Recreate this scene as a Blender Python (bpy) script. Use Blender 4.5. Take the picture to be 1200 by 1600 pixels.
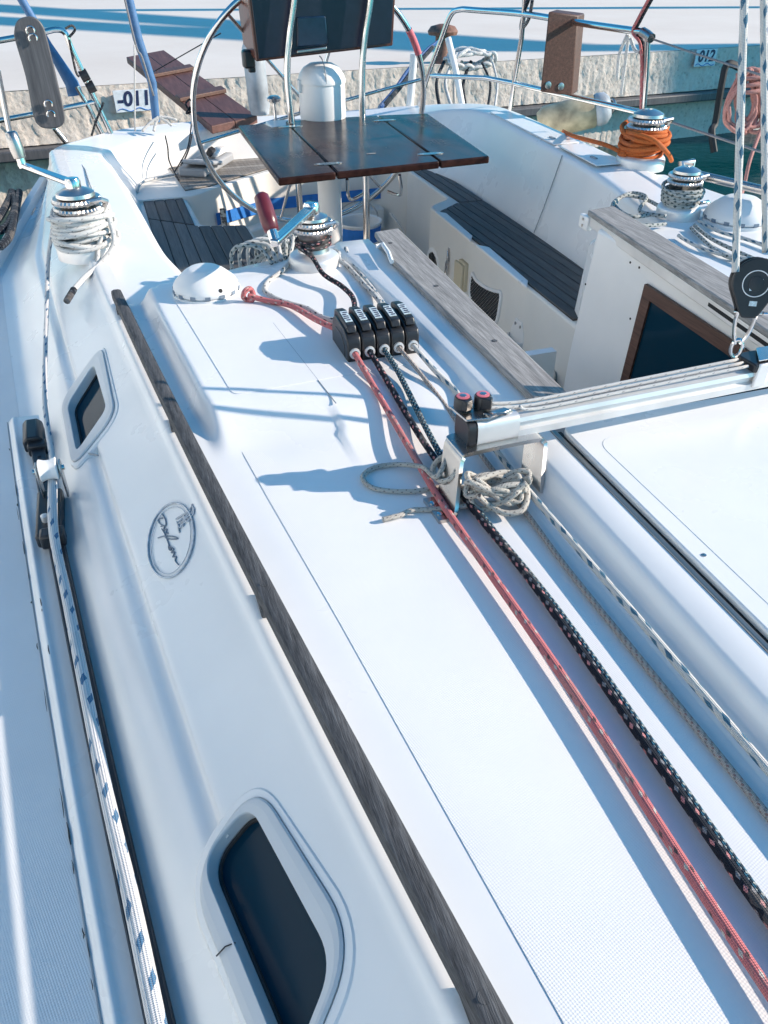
import bpy, bmesh, math, random
from mathutils import Vector, Matrix
random.seed(7)
R = math.radians
S = bpy.context.scene
for o in list(bpy.data.objects): bpy.data.objects.remove(o)

# ------------------------------------------------------------------ camera
EYE = Vector((0, 0, .72)); FPX = 1200.0
PITCH = math.atan2(900, FPX); YAW = math.atan2(500, math.hypot(FPX, 900))
cam = bpy.data.cameras.new('camera'); cam.sensor_fit = 'VERTICAL'; cam.sensor_height = 36; cam.lens = 27
cam.clip_start = .02; cam.clip_end = 2000
camo = bpy.data.objects.new('camera', cam); S.collection.objects.link(camo)
camo.location = EYE; camo.rotation_euler = (R(90) - PITCH, 0, -YAW); S.camera = camo
# ------------------------------------------------------------------ sky, sun, exposure
SUN_EL = R(24); SUN_AZ = R(-15)              # azimuth from +X towards +Y
SUNDIR = Vector((math.cos(SUN_EL) * math.cos(SUN_AZ), math.cos(SUN_EL) * math.sin(SUN_AZ), math.sin(SUN_EL)))
W = bpy.data.worlds.new('World'); S.world = W; W.use_nodes = True
wn = W.node_tree.nodes; sky = wn.new('ShaderNodeTexSky'); sky.sky_type = 'NISHITA'; sky.sun_disc = False
sky.sun_elevation = SUN_EL; sky.sun_rotation = math.atan2(SUNDIR.x, SUNDIR.y)
sky.air_density = 1.0; sky.dust_density = .3; sky.ozone_density = 3.5
wn['Background'].inputs[1].default_value = .14
tint = wn.new('ShaderNodeMix'); tint.data_type = 'RGBA'; tint.blend_type = 'MULTIPLY'; tint.inputs[0].default_value = 1; tint.inputs[7].default_value = (.29, .94, 1.09, 1)   # even cool grade of the whole sky
W.node_tree.links.new(sky.outputs[0], tint.inputs[6]); W.node_tree.links.new(tint.outputs[2], wn['Background'].inputs[0])
sl = bpy.data.lights.new('sun', 'SUN'); sl.energy = 5.0; sl.angle = R(.5); sl.color = (1, .85, .71)
so = bpy.data.objects.new('sun', sl); S.collection.objects.link(so)
so.rotation_euler = SUNDIR.to_track_quat('Z', 'Y').to_euler()
S.view_settings.view_transform = 'Standard'; S.view_settings.look = 'None'; S.view_settings.gamma = 1
S.view_settings.use_curve_mapping = False; S.view_settings.exposure = .54
S.cycles.max_bounces = 8; S.cycles.transparent_max_bounces = 8

# ------------------------------------------------------------------ pixel -> point on a real plane (survey of the photograph)
FW = Vector((math.sin(YAW) * math.cos(PITCH), math.cos(YAW) * math.cos(PITCH), -math.sin(PITCH)))
RT = Vector((math.cos(YAW), -math.sin(YAW), 0)); UP = RT.cross(FW)
def ray(x, y): return (FW * FPX + RT * (x - 600) - UP * (y - 800)).normalized()
def PZ(x, y, z=0.): d = ray(x, y); return EYE + d * ((z - EYE.z) / d.z)
def PY(x, y, Y): d = ray(x, y); return EYE + d * (Y / d.y)
def PX(x, y, X): d = ray(x, y); return EYE + d * (X / d.x)
def PP(x, y, p, n): d = ray(x, y); return EYE + d * ((p - EYE).dot(n) / d.dot(n))

# ------------------------------------------------------------------ materials
MATS = {}
class N:
    def __init__(s, name):
        s.m = bpy.data.materials.new(name); s.m.use_nodes = True; s.t = s.m.node_tree
        s.b = s.t.nodes['Principled BSDF']; MATS[name] = s.m
    def n(s, typ, **kw):
        q = s.t.nodes.new('ShaderNode' + typ)
        for k, v in kw.items():
            if k.startswith('_'): q.inputs[k[1:].replace('_', ' ')].default_value = v
            else: setattr(q, k, v)
        return q
    def l(s, a, b): s.t.links.new(a, b)
    def math(s, op, a, b=None, c=None):
        q = s.n('Math', operation=op)
        for i, v in enumerate((a, b, c)):
            if v is None: continue
            if hasattr(v, 'is_output'): s.l(v, q.inputs[i])
            else: q.inputs[i].default_value = v
        return q.outputs[0]
    def mix(s, f, a, b):
        q = s.n('Mix', data_type='RGBA')
        for i, v in ((0, f), (6, a), (7, b)):
            if hasattr(v, 'is_output'): s.l(v, q.inputs[i])
            else: q.inputs[i].default_value = v if i == 0 else (*v, 1)
        return q.outputs[2]
    def coord(s, scale=(1, 1, 1), rot=(0, 0, 0), out='Object'):
        c = s.n('TexCoord'); mp = s.n('Mapping'); mp.inputs['Scale'].default_value = scale; mp.inputs['Rotation'].default_value = rot
        s.l(c.outputs[out], mp.inputs[0]); return mp.outputs[0]
    def noise(s, vec, scale, detail=4, rough=.55):
        q = s.n('TexNoise'); q.inputs['Scale'].default_value = scale; q.inputs['Detail'].default_value = detail; q.inputs['Roughness'].default_value = rough
        s.l(vec, q.inputs['Vector']); return q.outputs['Fac']
    def ramp(s, fac, stops):
        q = s.n('ValToRGB'); e = q.color_ramp.elements
        while len(e) < len(stops): e.new(.5)
        for i, (p, c) in enumerate(stops): e[i].position = p; e[i].color = (*c, 1) if len(c) == 3 else c
        s.l(fac, q.inputs[0]); return q.outputs[0]
    def bump(s, h, strength=.3, dist=.001, normal=None):
        q = s.n('Bump'); q.inputs['Strength'].default_value = strength; q.inputs['Distance'].default_value = dist
        s.l(h, q.inputs['Height'])
        if normal: s.l(normal, q.inputs['Normal'])
        s.l(q.outputs[0], s.b.inputs['Normal']); return q.outputs[0]
    def set(s, col=None, rough=.5, metal=0, coat=0, spec=.5):
        if col is not None:
            if hasattr(col, 'is_output'): s.l(col, s.b.inputs['Base Color'])
            else: s.b.inputs['Base Color'].default_value = (*col, 1)
        if hasattr(rough, 'is_output'): s.l(rough, s.b.inputs['Roughness'])
        else: s.b.inputs['Roughness'].default_value = rough
        s.b.inputs['Metallic'].default_value = metal; s.b.inputs['Coat Weight'].default_value = coat
        s.b.inputs['Specular IOR Level'].default_value = spec; return s

def gel(name, c, rough=.28, dirt=.5, nonskid=False, coat=.0):
    q = N(name); v = q.coord()
    big = q.noise(v, 3.2, 5); fine = q.noise(v, 60, 4, .7)
    d = q.ramp(big, [(.35, (1, 1, 1)), (.75, (.90, .91, .92))])
    sp = q.ramp(fine, [(.70, (1, 1, 1)), (.85, (.82, .80, .77))])
    col = q.mix(1.0, c, c); mm = q.n('Mix', data_type='RGBA', blend_type='MULTIPLY'); mm.inputs[0].default_value = dirt
    q.l(d, mm.inputs[6]); q.l(sp, mm.inputs[7]); m2 = q.n('Mix', data_type='RGBA', blend_type='MULTIPLY'); m2.inputs[0].default_value = 1
    m2.inputs[6].default_value = (*c, 1); q.l(mm.outputs[2], m2.inputs[7])
    r = q.math('ADD', q.math('MULTIPLY', big, .18), rough - .06)
    q.set(m2.outputs[2], r, coat=coat)
    if nonskid:
        x = q.n('SeparateXYZ'); q.l(q.coord((1, 1, 1), (0, 0, R(28))), x.inputs[0])
        a = q.math('SINE', q.math('MULTIPLY', x.outputs[0], 2 * math.pi / .0038)); b = q.math('SINE', q.math('MULTIPLY', x.outputs[1], 2 * math.pi / .0038))
        h = q.math('MULTIPLY', a, b)
        h2 = q.math('ADD', h, q.math('MULTIPLY', fine, .5)); q.bump(h2, .22, .0005); q.b.inputs['Roughness'].default_value = .5
    else:
        w = q.noise(v, 7, 2); q.bump(q.math('ADD', w, q.math('MULTIPLY', fine, .01)), .12, .006)
    return q
gel('gelcoat', (.84, .84, .83), .26, .3)
gel('gelcoat_cream', (.75, .73, .68), .4, .8)
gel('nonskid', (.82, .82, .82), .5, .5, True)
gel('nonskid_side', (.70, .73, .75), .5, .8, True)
gel('painted_frame', (.62, .64, .65), .45, .9)
gel('white_plastic', (.80, .80, .79), .35, .3)
gel('grey_plastic', (.33, .35, .37), .45, .5)
gel('beige_plastic', (.62, .54, .38), .5, .6)
gel('seam', (.33, .35, .37), .6, .5)

def wood(name, dark, light, rough=.6, sc=1.0, axis=1, bump=.5, coat=0, rings=9.0, rnd=.0, al=1.0):
    q = N(name); st = [26 * sc] * 3; st[axis] = 1.6 * sc * al; v = q.coord(tuple(st))
    a = q.noise(v, 3.0, 8, .68); st2 = [150 * sc] * 3; st2[axis] = 5 * sc * al
    b = q.noise(q.coord(tuple(st2)), 2.0, 3, .6)
    f = q.math('ADD', q.math('MULTIPLY', a, .6), q.math('MULTIPLY', b, .4))
    if rnd:
        oi = q.n('ObjectInfo'); f = q.math('ADD', f, q.math('MULTIPLY', q.math('SUBTRACT', oi.outputs['Random'], .5), rnd))
    col = q.ramp(f, [(.33, dark), (.52, tuple((p + r) / 2 for p, r in zip(dark, light))), (.68, light)])
    q.set(col, rough, coat=coat); q.b.inputs['Coat Roughness'].default_value = .12
    q.bump(f, bump, .002); return q
wood('teak_rail', (.009, .010, .013), (.125, .13, .14), .8, 2.4, 1, 1.0, al=1.7)
wood('teak_board', (.14, .135, .13), (.46, .44, .42), .75, 1.3, 1, .8, al=1.3)
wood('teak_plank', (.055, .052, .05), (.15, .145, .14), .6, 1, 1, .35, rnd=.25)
wood('teak_plank_sunny', (.16, .145, .13), (.36, .34, .31), .65, 1, 1, .5, rnd=.25)  # same teak in a lighter colour, sunlight painted in for the helm bench
wood('mahogany', (.045, .013, .009), (.16, .048, .028), .35, .8, 2, .3, coat=.4)
wood('mahogany_frame', (.04, .016, .011), (.15, .07, .048), .55, 1, 1, .5)
wood('passerelle_wood', (.06, .022, .018), (.17, .075, .06), .6, .5, 1, .5)
wood('board_grey', (.05, .052, .06), (.14, .14, .15), .5, .6, 2, .3)
def varnish():
    q = N('table_varnish'); v = q.coord((9, 1.1, 9)); a = q.noise(v, 3, 7, .6); b = q.noise(q.coord(), 4, 3); scr = q.noise(q.coord((60, 20, 1), (0, 0, .5)), 1.5, 6, .75)
    col = q.ramp(a, [(.35, (.020, .009, .008)), (.65, (.050, .022, .017))])
    col = q.mix(q.math('MULTIPLY', q.math('GREATER_THAN', scr, .70), .35), col, (.3, .22, .18))
    q.set(col, q.math('ADD', q.math('MULTIPLY', b, .3), q.math('MULTIPLY', scr, .15)), spec=.10); q.b.inputs['Coat Roughness'].default_value = .18
    q.bump(q.math('ADD', b, q.math('MULTIPLY', a, .15)), .25, .004)
varnish()
def metal(name, c, rough, brushed=0):
    q = N(name); v = q.coord((1, 1, 1)); a = q.noise(v, 25, 4); q.set(c, q.math('ADD', q.math('MULTIPLY', a, .16), max(0, rough - .06)), metal=1)
    sm = q.noise(v, 9, 4); col = q.ramp(sm, [(.3, tuple(k * .8 for k in c)), (.7, c)]); q.l(col, q.b.inputs['Base Color'])
    q.bump(a, .08, .001)
metal('steel', (.56, .53, .51), .26); metal('chrome', (.80, .76, .73), .12); metal('aluminium', (.82, .81, .80), .42); MATS['aluminium'].node_tree.nodes['Principled BSDF'].inputs['Metallic'].default_value = .55; metal('worn_chrome', (.66, .63, .61), .30); metal('brass_rail', (.36, .34, .32), .4)
def plain(name, c, rough=.5, var=.15, sc=30, bump=.15, metal_=0, spec=.5):
    q = N(name); v = q.coord(); a = q.noise(v, sc, 5); col = q.ramp(a, [(.3, tuple(k * (1 - var) for k in c)), (.7, tuple(min(1, k * (1 + var)) for k in c))])
    q.set(col, rough, metal_, spec=spec); q.bump(a, bump, .001)
plain('black_plastic', (.018, .019, .022), .38); plain('track_black', (.02, .022, .028), .35, .2, 40, .2, 0)
plain('rubber', (.02, .02, .022), .7); plain('maroon', (.13, .02, .03), .3); plain('blue_cover', (.06, .16, .33), .6); plain('blue_band', (.02, .17, .52), .5)
plain('sail_cloth', (.03, .05, .12), .8); plain('sign_white', (.72, .76, .80), .45); plain('ink_navy', (.02, .03, .09), .5); plain('sticker', (.55, .65, .68), .4, .3, 200)
plain('cleat_pink', (.62, .16, .19), .35); plain('fender_tan', (.46, .38, .25), .45, .4, 12); plain('fender_grey', (.38, .42, .46), .5, .3, 9); plain('caulk', (.012, .012, .013), .6)
plain('emblem_grey', (.50, .53, .57), .45, .3, 90); plain('emblem_ink', (.17, .22, .28), .5); plain('dark_hull', (.01, .014, .03), .3); plain('screen', (.01, .025, .05), .12)
plain('rust_brown', (.20, .10, .07), .7, .4); plain('net_cord', (.03, .032, .035), .8); plain('hole_dark', (.01, .011, .013), .8)
def glass():
    q = N('smoked_glass'); q.set((.003, .026, .048), .12, coat=.0, spec=.10)
    a = q.noise(q.coord(), 5, 3); q.bump(a, .05, .01); q.l(q.math('ADD', q.math('MULTIPLY', a, .12), .02), q.b.inputs['Roughness'])
glass()
def concrete():
    q = N('concrete_top'); v = q.coord(); a = q.noise(v, .6, 6, .6); b = q.noise(v, 45, 3, .7)
    col = q.ramp(a, [(.3, (.76, .66, .57)), (.7, (.84, .75, .66))]); col = q.mix(q.math('MULTIPLY', b, .2), col, (.5, .44, .38))
    q.set(col, .85); q.bump(b, .3, .004)
    q = N('concrete_face'); v = q.coord(); a = q.noise(v, 16, 8, .75); vo = q.n('TexVoronoi'); vo.inputs['Scale'].default_value = 26; q.l(v, vo.inputs['Vector'])
    f = q.math('ADD', q.math('MULTIPLY', a, .8), q.math('MULTIPLY', vo.outputs['Distance'], .35))
    col = q.ramp(f, [(.34, (.38, .32, .27)), (.47, (.64, .56, .49)), (.8, (.74, .66, .59))]); q.set(col, .9); q.bump(f, .6, .02)
concrete()
def water():
    q = N('water'); v = q.coord(); a = q.noise(v, 2.2, 4, .5); b = q.noise(v, 9, 3); h = q.math('ADD', a, q.math('MULTIPLY', b, .3))
    q.set((.001, .045, .050), .08, spec=.04); q.bump(h, .3, .04)
water()
def rope(name, base, flecks, n=2.0, pitch=.022, twist=1.0, wear=.25, cell=(.45, .5), strands=8, fine=.0042):
    """braided cover: helical strand relief, diamond shaped coloured tracers"""
    q = N(name); c = q.n('UVMap'); c.uv_map = 'uv'; s = q.n('SeparateXYZ'); q.l(c.outputs[0], s.inputs[0]); u, v = s.outputs[0], s.outputs[1]
    col = base
    un = q.math('MULTIPLY', u, float(n)); vn = q.math('DIVIDE', v, pitch)
    wob = q.math('MULTIPLY', q.math('SUBTRACT', q.noise(q.coord((1, 1, 1)), 45, 3), .5), .34)
    us = q.math('MULTIPLY', u, strands * 2 * math.pi); vs = q.math('MULTIPLY', v, 2 * math.pi / fine)
    h = q.math('MULTIPLY', q.math('SINE', q.math('ADD', us, vs)), q.math('SINE', q.math('SUBTRACT', us, vs)))
    for i, (fc, ph) in enumerate(flecks):
        a = q.math('FRACT', q.math('ADD', q.math('ADD', q.math('ADD', un, q.math('MULTIPLY', vn, twist)), ph), wob))
        b = q.math('FRACT', q.math('ADD', q.math('ADD', q.math('SUBTRACT', un, vn), ph * 1.7), wob))
        m = q.math('MULTIPLY', q.math('MULTIPLY', q.math('LESS_THAN', a, cell[0]), q.math('LESS_THAN', b, cell[1])), q.math('MULTIPLY', q.math('GREATER_THAN', h, -.8), .95))
        col = q.mix(m, col, fc)
    fuzz = q.noise(q.coord(), 500, 2); dirt = q.noise(q.coord(), 14, 4)
    sh = q.math('ADD', .80, q.math('MULTIPLY', h, .20)); mm = q.n('Mix', data_type='RGBA', blend_type='MULTIPLY'); mm.inputs[0].default_value = 1
    if hasattr(col, 'is_output'): q.l(col, mm.inputs[6])
    else: mm.inputs[6].default_value = (*col, 1)
    comb = q.n('CombineColor'); [q.l(sh, comb.inputs[i]) for i in range(3)]; q.l(comb.outputs[0], mm.inputs[7])
    fin = q.mix(q.math('MULTIPLY', q.math('GREATER_THAN', dirt, .58), wear), mm.outputs[2], (.30, .27, .24))
    q.set(fin, .8, spec=.25); q.bump(q.math('ADD', h, q.math('MULTIPLY', fuzz, .6)), .7, .0009)
rope('rope_red', (.70, .22, .225), [((.66, .62, .55), .0), ((.10, .08, .08), .22)], 2, .026, .3, cell=(.22, .24))
rope('rope_black', (.014, .020, .032), [((.70, .30, .30), .0), ((.30, .30, .32), .30)], 2, .024, .5, cell=(.26, .30))
rope('rope_navy', (.02, .05, .08), [((.50, .55, .52), .0), ((.04, .20, .30), .5)], 4, .011, 1, cell=(.42, .5))
rope('rope_beige', (.60, .54, .49), [((.35, .20, .18), .0), ((.30, .27, .25), .5)], 3, .012, 1, cell=(.35, .4))
rope('rope_teal', (.80, .79, .75), [((.008, .15, .27), .0)], 2, .036, .4, cell=(.40, .45), wear=.1)
rope('rope_white_blue', (.80, .81, .82), [((.05, .19, .36), .0)], 2, .050, .25, cell=(.34, .30), wear=.08)
rope('rope_white_dark', (.72, .72, .69), [((.05, .06, .08), .0)], 2, .030, .5, cell=(.30, .32), wear=.2)
rope('rope_white', (.84, .84, .82), [((.35, .37, .40), .0)], 2, .03, 1, cell=(.15, .3), wear=.2)
rope('rope_tan', (.70, .66, .59), [((.16, .14, .13), .0)], 3, .014, 1, cell=(.28, .3))
rope('rope_grey_green', (.55, .58, .56), [((.03, .07, .08), .0)], 2, .020, .8, cell=(.45, .5))
rope('rope_orange', (.74, .19, .05), [((.55, .12, .03), .0)], 3, .02, 1, cell=(.2, .3), wear=.1)
rope('rope_pink', (.60, .30, .27), [((.45, .18, .17), .0)], 3, .02, 1, cell=(.3, .3), wear=.15)
rope('rope_blue', (.04, .12, .34), [((.4, .5, .6), .0)], 2, .03, 1, cell=(.3, .3))
rope('rope_dark', (.015, .02, .03), [((.1, .12, .14), .0)], 2, .02, 1)
rope('wire', (.45, .46, .48), [((.3, .3, .3), 0)], 3, .006, 1, wear=0)
MATS['wire'].node_tree.nodes['Principled BSDF'].inputs['Metallic'].default_value = .8

# ------------------------------------------------------------------ mesh helpers
def V(*a): return Vector(a)
class MB:
    def __init__(s): s.v = []; s.f = []; s.uv = []
    def add(s, vs, fs, uvs=None):
        o = len(s.v); s.v += [Vector(p) for p in vs]
        for i, f in enumerate(fs):
            s.f.append(tuple(o + k for k in f)); s.uv.append(uvs[i] if uvs else [(0, 0)] * len(f))
        return s
    def box(s, c, d, rot=None):
        c = Vector(c); d = Vector(d) / 2; vs = []
        for z in (-1, 1):
            for x, y in ((-1, -1), (1, -1), (1, 1), (-1, 1)):
                p = Vector((x * d.x, y * d.y, z * d.z)); vs.append(c + (rot @ p if rot else p))
        return s.add(vs, [(3, 2, 1, 0), (4, 5, 6, 7), (0, 1, 5, 4), (1, 2, 6, 5), (2, 3, 7, 6), (3, 0, 4, 7)])
    def prism(s, poly, d, up=None):
        """poly: list of 3-D points, d: extrusion vector"""
        poly = [Vector(p) for p in poly]; d = Vector(d); n = len(poly)
        nv = sum(((poly[i]).cross(poly[(i + 1) % n]) for i in range(n)), Vector())
        if nv.dot(d) < 0: poly = poly[::-1]
        return s.add(poly + [p + d for p in poly], [tuple(range(n))[::-1], tuple(range(n, 2 * n))] + [(i, (i + 1) % n, n + (i + 1) % n, n + i) for i in range(n)])
    def tube(s, path, r, seg=10, closed=False, caps=True, v0=0.):
        P = [Vector(p) for p in path]; n = len(P); rs = r if isinstance(r, (list, tuple)) else [r] * n
        T = []
        for i in range(n):
            a = P[(i - 1) % n] if (closed or i > 0) else P[i]; b = P[(i + 1) % n] if (closed or i < n - 1) else P[i]
            t = (b - a); T.append(t.normalized() if t.length > 1e-9 else Vector((0, 0, 1)))
        nr = T[0].orthogonal().normalized(); rings = []; L = [v0]
        for i in range(n):
            if i:
                nr = (nr - T[i] * nr.dot(T[i])); nr = nr.normalized() if nr.length > 1e-6 else T[i].orthogonal().normalized(); L.append(L[-1] + (P[i] - P[i - 1]).length)
            bn = T[i].cross(nr); rings.append([P[i] + (nr * math.cos(2 * math.pi * k / seg) + bn * math.sin(2 * math.pi * k / seg)) * rs[i] for k in range(seg)])
        vs = [p for rg in rings for p in rg]; fs = []; uv = []
        m = n if closed else n - 1
        for i in range(m):
            j = (i + 1) % n; l1 = L[j] if j else L[-1] + (P[0] - P[-1]).length
            for k in range(seg):
                k2 = (k + 1) % seg; fs.append((i * seg + k, i * seg + k2, j * seg + k2, j * seg + k))
                uv.append([(k / seg, L[i]), ((k + 1) / seg, L[i]), ((k + 1) / seg, l1), (k / seg, l1)])
        if caps and not closed:
            fs.append(tuple(range(seg))[::-1]); uv.append([(0, 0)] * seg); fs.append(tuple(range((n - 1) * seg, n * seg))); uv.append([(0, 0)] * seg)
        return s.add(vs, fs, uv)
    def lathe(s, prof, seg=32, M=None, cap=True):
        M = M or Matrix(); vs = []; fs = []; n = len(prof)
        for r, z in prof:
            for k in range(seg): a = 2 * math.pi * k / seg; vs.append(M @ Vector((r * math.cos(a), r * math.sin(a), z)))
        for i in range(n - 1):
            for k in range(seg): k2 = (k + 1) % seg; fs.append((i * seg + k, i * seg + k2, (i + 1) * seg + k2, (i + 1) * seg + k))
        if cap: fs.append(tuple(range(seg))[::-1]); fs.append(tuple(range((n - 1) * seg, n * seg)))
        return s.add(vs, fs)
    def grid(s, rows, closed=False):
        n = len(rows[0]); vs = [p for r in rows for p in r]; fs = []
        for i in range(len(rows) - 1):
            for k in range(n if closed else n - 1): k2 = (k + 1) % n; fs.append((i * n + k, i * n + k2, (i + 1) * n + k2, (i + 1) * n + k))
        return s.add(vs, fs)
    def ring(s, a, b):
        n = len(a); return s.add(list(a) + list(b), [(i, (i + 1) % n, n + (i + 1) % n, n + i) for i in range(n)])
    def mesh(s, name):
        me = bpy.data.meshes.new(name); me.from_pydata([tuple(p) for p in s.v], [], s.f)
        ul = me.uv_layers.new(name='uv'); i = 0
        for c in s.uv:
            for q in c: ul.data[i].uv = q; i += 1
        me.validate(); me.update(); return me

def obj(name, mb, m, parent=None, bevel=0, smooth=40, subsurf=0, flip=False, seg=2):
    me = mb.mesh(name) if isinstance(mb, MB) else mb
    if isinstance(mb, MB):
        bm = bmesh.new(); bm.from_mesh(me); bmesh.ops.recalc_face_normals(bm, faces=bm.faces)
        if flip: bmesh.ops.reverse_faces(bm, faces=bm.faces)
        bm.to_mesh(me); bm.free()
        if smooth:
            me.shade_smooth()
            if smooth < 180: me.set_sharp_from_angle(angle=R(smooth))
    o = bpy.data.objects.new(name, me); S.collection.objects.link(o)
    if m: me.materials.append(MATS[m])
    if bevel:
        b = o.modifiers.new('bevel', 'BEVEL'); b.width = bevel; b.segments = seg; b.limit_method = 'ANGLE'; b.angle_limit = R(35); b.harden_normals = False
    if subsurf: q = o.modifiers.new('sub', 'SUBSURF'); q.levels = q.render_levels = subsurf
    if parent:
        o.parent = parent; w = Vector()
        q = parent
        while q: w += q.location if q.type == 'EMPTY' else Vector(); q = q.parent
        o.matrix_parent_inverse = Matrix.Translation(-w) if parent.type == 'EMPTY' else Matrix()
    return o
def tag(o, label, cat, group=None, kind=None):
    if label: o['label'] = label
    if cat: o['category'] = cat
    if group: o['group'] = group
    if kind: o['kind'] = kind
    return o
def thing(name, label, cat, loc=(0, 0, 0), group=None):
    o = bpy.data.objects.new(name, None); o.empty_display_size = .1; S.collection.objects.link(o); o.location = loc
    return tag(o, label, cat, group)
def smooth(pts, n=12, closed=False):
    P = [Vector(p) for p in pts]; out = []; m = len(P)
    for i in range(m if closed else m - 1):
        g = lambda k: P[k % m] if closed else P[max(0, min(m - 1, k))]
        p0, p1, p2, p3 = g(i - 1), g(i), g(i + 1), g(i + 2)
        for k in range(n):
            t = k / n; out.append(.5 * ((2 * p1) + (p2 - p0) * t + (2 * p0 - 5 * p1 + 4 * p2 - p3) * t * t + (3 * p1 - p0 - 3 * p2 + p3) * t ** 3))
    if not closed: out.append(P[-1])
    return out
def lerp(tab, y):
    if y <= tab[0][0]: a, b = tab[0], tab[1]
    elif y >= tab[-1][0]: a, b = tab[-2], tab[-1]
    else:
        for a, b in zip(tab, tab[1:]):
            if a[0] <= y <= b[0]: break
    t = (y - a[0]) / (b[0] - a[0]); return a[1] + (b[1] - a[1]) * t
def rope_obj(name, pts, r, m, label, n=10, seg=10, group=None, raw=False, parent=None):
    P = pts if raw else smooth(pts, n); ph = random.uniform(0, 6); o = obj(name, MB().tube(P, [r * (1 + .025 * math.sin(i * .23 + ph) + .02 * math.sin(i * .11 + ph * 2)) for i in range(len(P))], seg), m, parent, smooth=180)
    if parent is None: tag(o, label, 'rope', group)
    return o
def rquad(c, rad, seg=6):
    """rounded quadrilateral in 2-D: corners c, radii"""
    out = []; n = len(c)
    for i in range(n):
        p = Vector(c[i]); a = (Vector(c[i - 1]) - p).normalized(); b = (Vector(c[(i + 1) % n]) - p).normalized(); r = rad[i] if isinstance(rad, (list, tuple)) else rad
        s_, e = p + a * r, p + b * r
        for k in range(seg + 1):
            t = k / seg; out.append(s_ * (1 - t) ** 2 + p * 2 * t * (1 - t) + e * t * t)
    return out

# ================================================================== SETTING: water and quay
ZW = -1.25; ZQ = -.30
o = obj('water', MB().add([(-300, -300, ZW), (300, -300, ZW), (300, 300, ZW), (-300, 300, ZW)], [(0, 1, 2, 3)]), 'water'); o['kind'] = 'structure'
QA = PZ(0, 143, ZQ); QB = PZ(1200, 70, ZQ); qd = (QB - QA); qd.z = 0; qd.normalize(); qn = V(-qd.y, qd.x, 0)      # along the edge, and inland
Q0 = QA - qd * 60; Q1 = QA + qd * 120
m = MB().add([Q0, Q1, Q1 + qn * 200, Q0 + qn * 200], [(0, 1, 2, 3)])
o = obj('quay', m, 'concrete_top'); o['kind'] = 'structure'
m = MB(); rows = []
NX = 900
for j, (dz, dn) in enumerate([(-.001, .05), (-.004, 0), (-.05, 0), (-.1, 0), (-.15, 0), (-.2, 0), (-.25, 0), (-.3, 0), (-.36, .0), (-.42, .0), (-.44, .1), (-2, .15)]):
    row = []
    for i in range(NX + 1):
        s = -6 + 24 * i / NX; k = 0 if j in (0, 11) else random.uniform(-.008, .012) + .004 * math.sin(s * 3 + j)
        row.append(QA + qd * s + qn * (dn + k * (1 if j > 1 else .5)) + V(0, 0, dz))
    rows.append(row)
m.grid(rows); o = obj('quay_wall', m, 'concrete_face', smooth=60); o['kind'] = 'structure'
fb = tag(obj('fender_beam', MB().box(QA + qd * 6 + qn * -.03 + V(0, 0, -.475), (26, .16, .09), Matrix.Rotation(math.atan2(qd.y, qd.x), 3, 'Z')), 'board_grey', bevel=.015),
         'long dark timber beam running along the foot of the quay wall', 'beam')
# number plates on the quay wall
def text_mb(txt, size, M, shear=0):
    c = bpy.data.curves.new('t', 'FONT'); c.body = txt; c.size = size; c.shear = shear; c.extrude = .001; c.align_x = 'CENTER'; c.align_y = 'CENTER'; c.offset = size * .03
    t = bpy.data.objects.new('t', c); S.collection.objects.link(t); dg = bpy.context.evaluated_depsgraph_get(); me = bpy.data.meshes.new_from_object(t.evaluated_get(dg))
    mb = MB().add([M @ v.co for v in me.vertices], [tuple(p.vertices) for p in me.polygons]); bpy.data.objects.remove(t); return mb
def plate(px, py, w, h, txt, label, tilt=0):
    n_ = -qn; base = PP(px, py, QA - qn * .035, qn); M = Matrix.Translation(base) @ Matrix(((qd.x, 0, n_.x, 0), (qd.y, 0, n_.y, 0), (0, 1, 0, 0), (0, 0, 0, 1))) @ Matrix.Rotation(tilt, 4, 'Z')
    t = thing('number_plate', label, 'sign', base - V(0, 0, h / 2), 'berth number plates on the quay')
    mb = MB(); mb.prism([M @ V(a, b, 0) for a, b in ((-w / 2, -h / 2), (w / 2, -h / 2), (w / 2, h / 2), (-w / 2, h / 2))], (M.to_3x3() @ V(0, 0, 1)) * .012)
    obj('panel', mb, 'sign_white', t, bevel=.002)
    obj('digits', text_mb(txt, h * .92, M @ Matrix.Translation((0, .012, .0135)), .12), 'ink_navy', t, smooth=0)
    obj('wave_line', MB().tube([M @ V(-w * .45 + w * .9 * k / 14, -h * .40 + .012 * math.sin(k * .9), .013) for k in range(15)], .004, 5), 'blue_band', t)
plate(209, 157, .33, .17, '-011', 'berth plate with the number 011 behind the blue pole')
plate(1102, 90, .30, .17, '012', 'berth plate with the number 012 at the right of the quay')

# ================================================================== THE SAILBOAT: mouldings
ZD = -.17
def sst(a, b, x): t = max(0, min(1, (x - a) / (b - a))); return t * t * (3 - 2 * t)
boat = thing('sailboat', 'white sailing yacht moored stern to the quay, seen from its cabin roof', 'sailboat', (.97, 2, ZW))
YS = [-.9 + .06 * i for i in range(82)]
def xr(y): return .00987 * y * y - .14029 * y + .1904 + (.10 * (y - .15) ** 2 if False else 0)      # plan line of the left roof edge
PROF = [(-.02, 0), (.014, 0), (.020, -.001), (.025, -.004), (.029, -.009), (.034, -.014), (.135, -.0805), (.139, -.0840), (.1415, -.0875), (.1420, -.0985), (.146, -.1015), (.166, -.1045), (.171, -.1075), (.212, -.1400), (.222, -.1490), (.234, -.1575), (.247, -.1650), (.260, -.1690), (.29, ZD)]
DECK_EDGE = [(-1, -.95), (1.5, -.66), (2.0, -.58), (2.6, -.475), (3.0, -.41), (3.3, -.36), (3.63, -.305), (4.0, -.245)]
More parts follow.
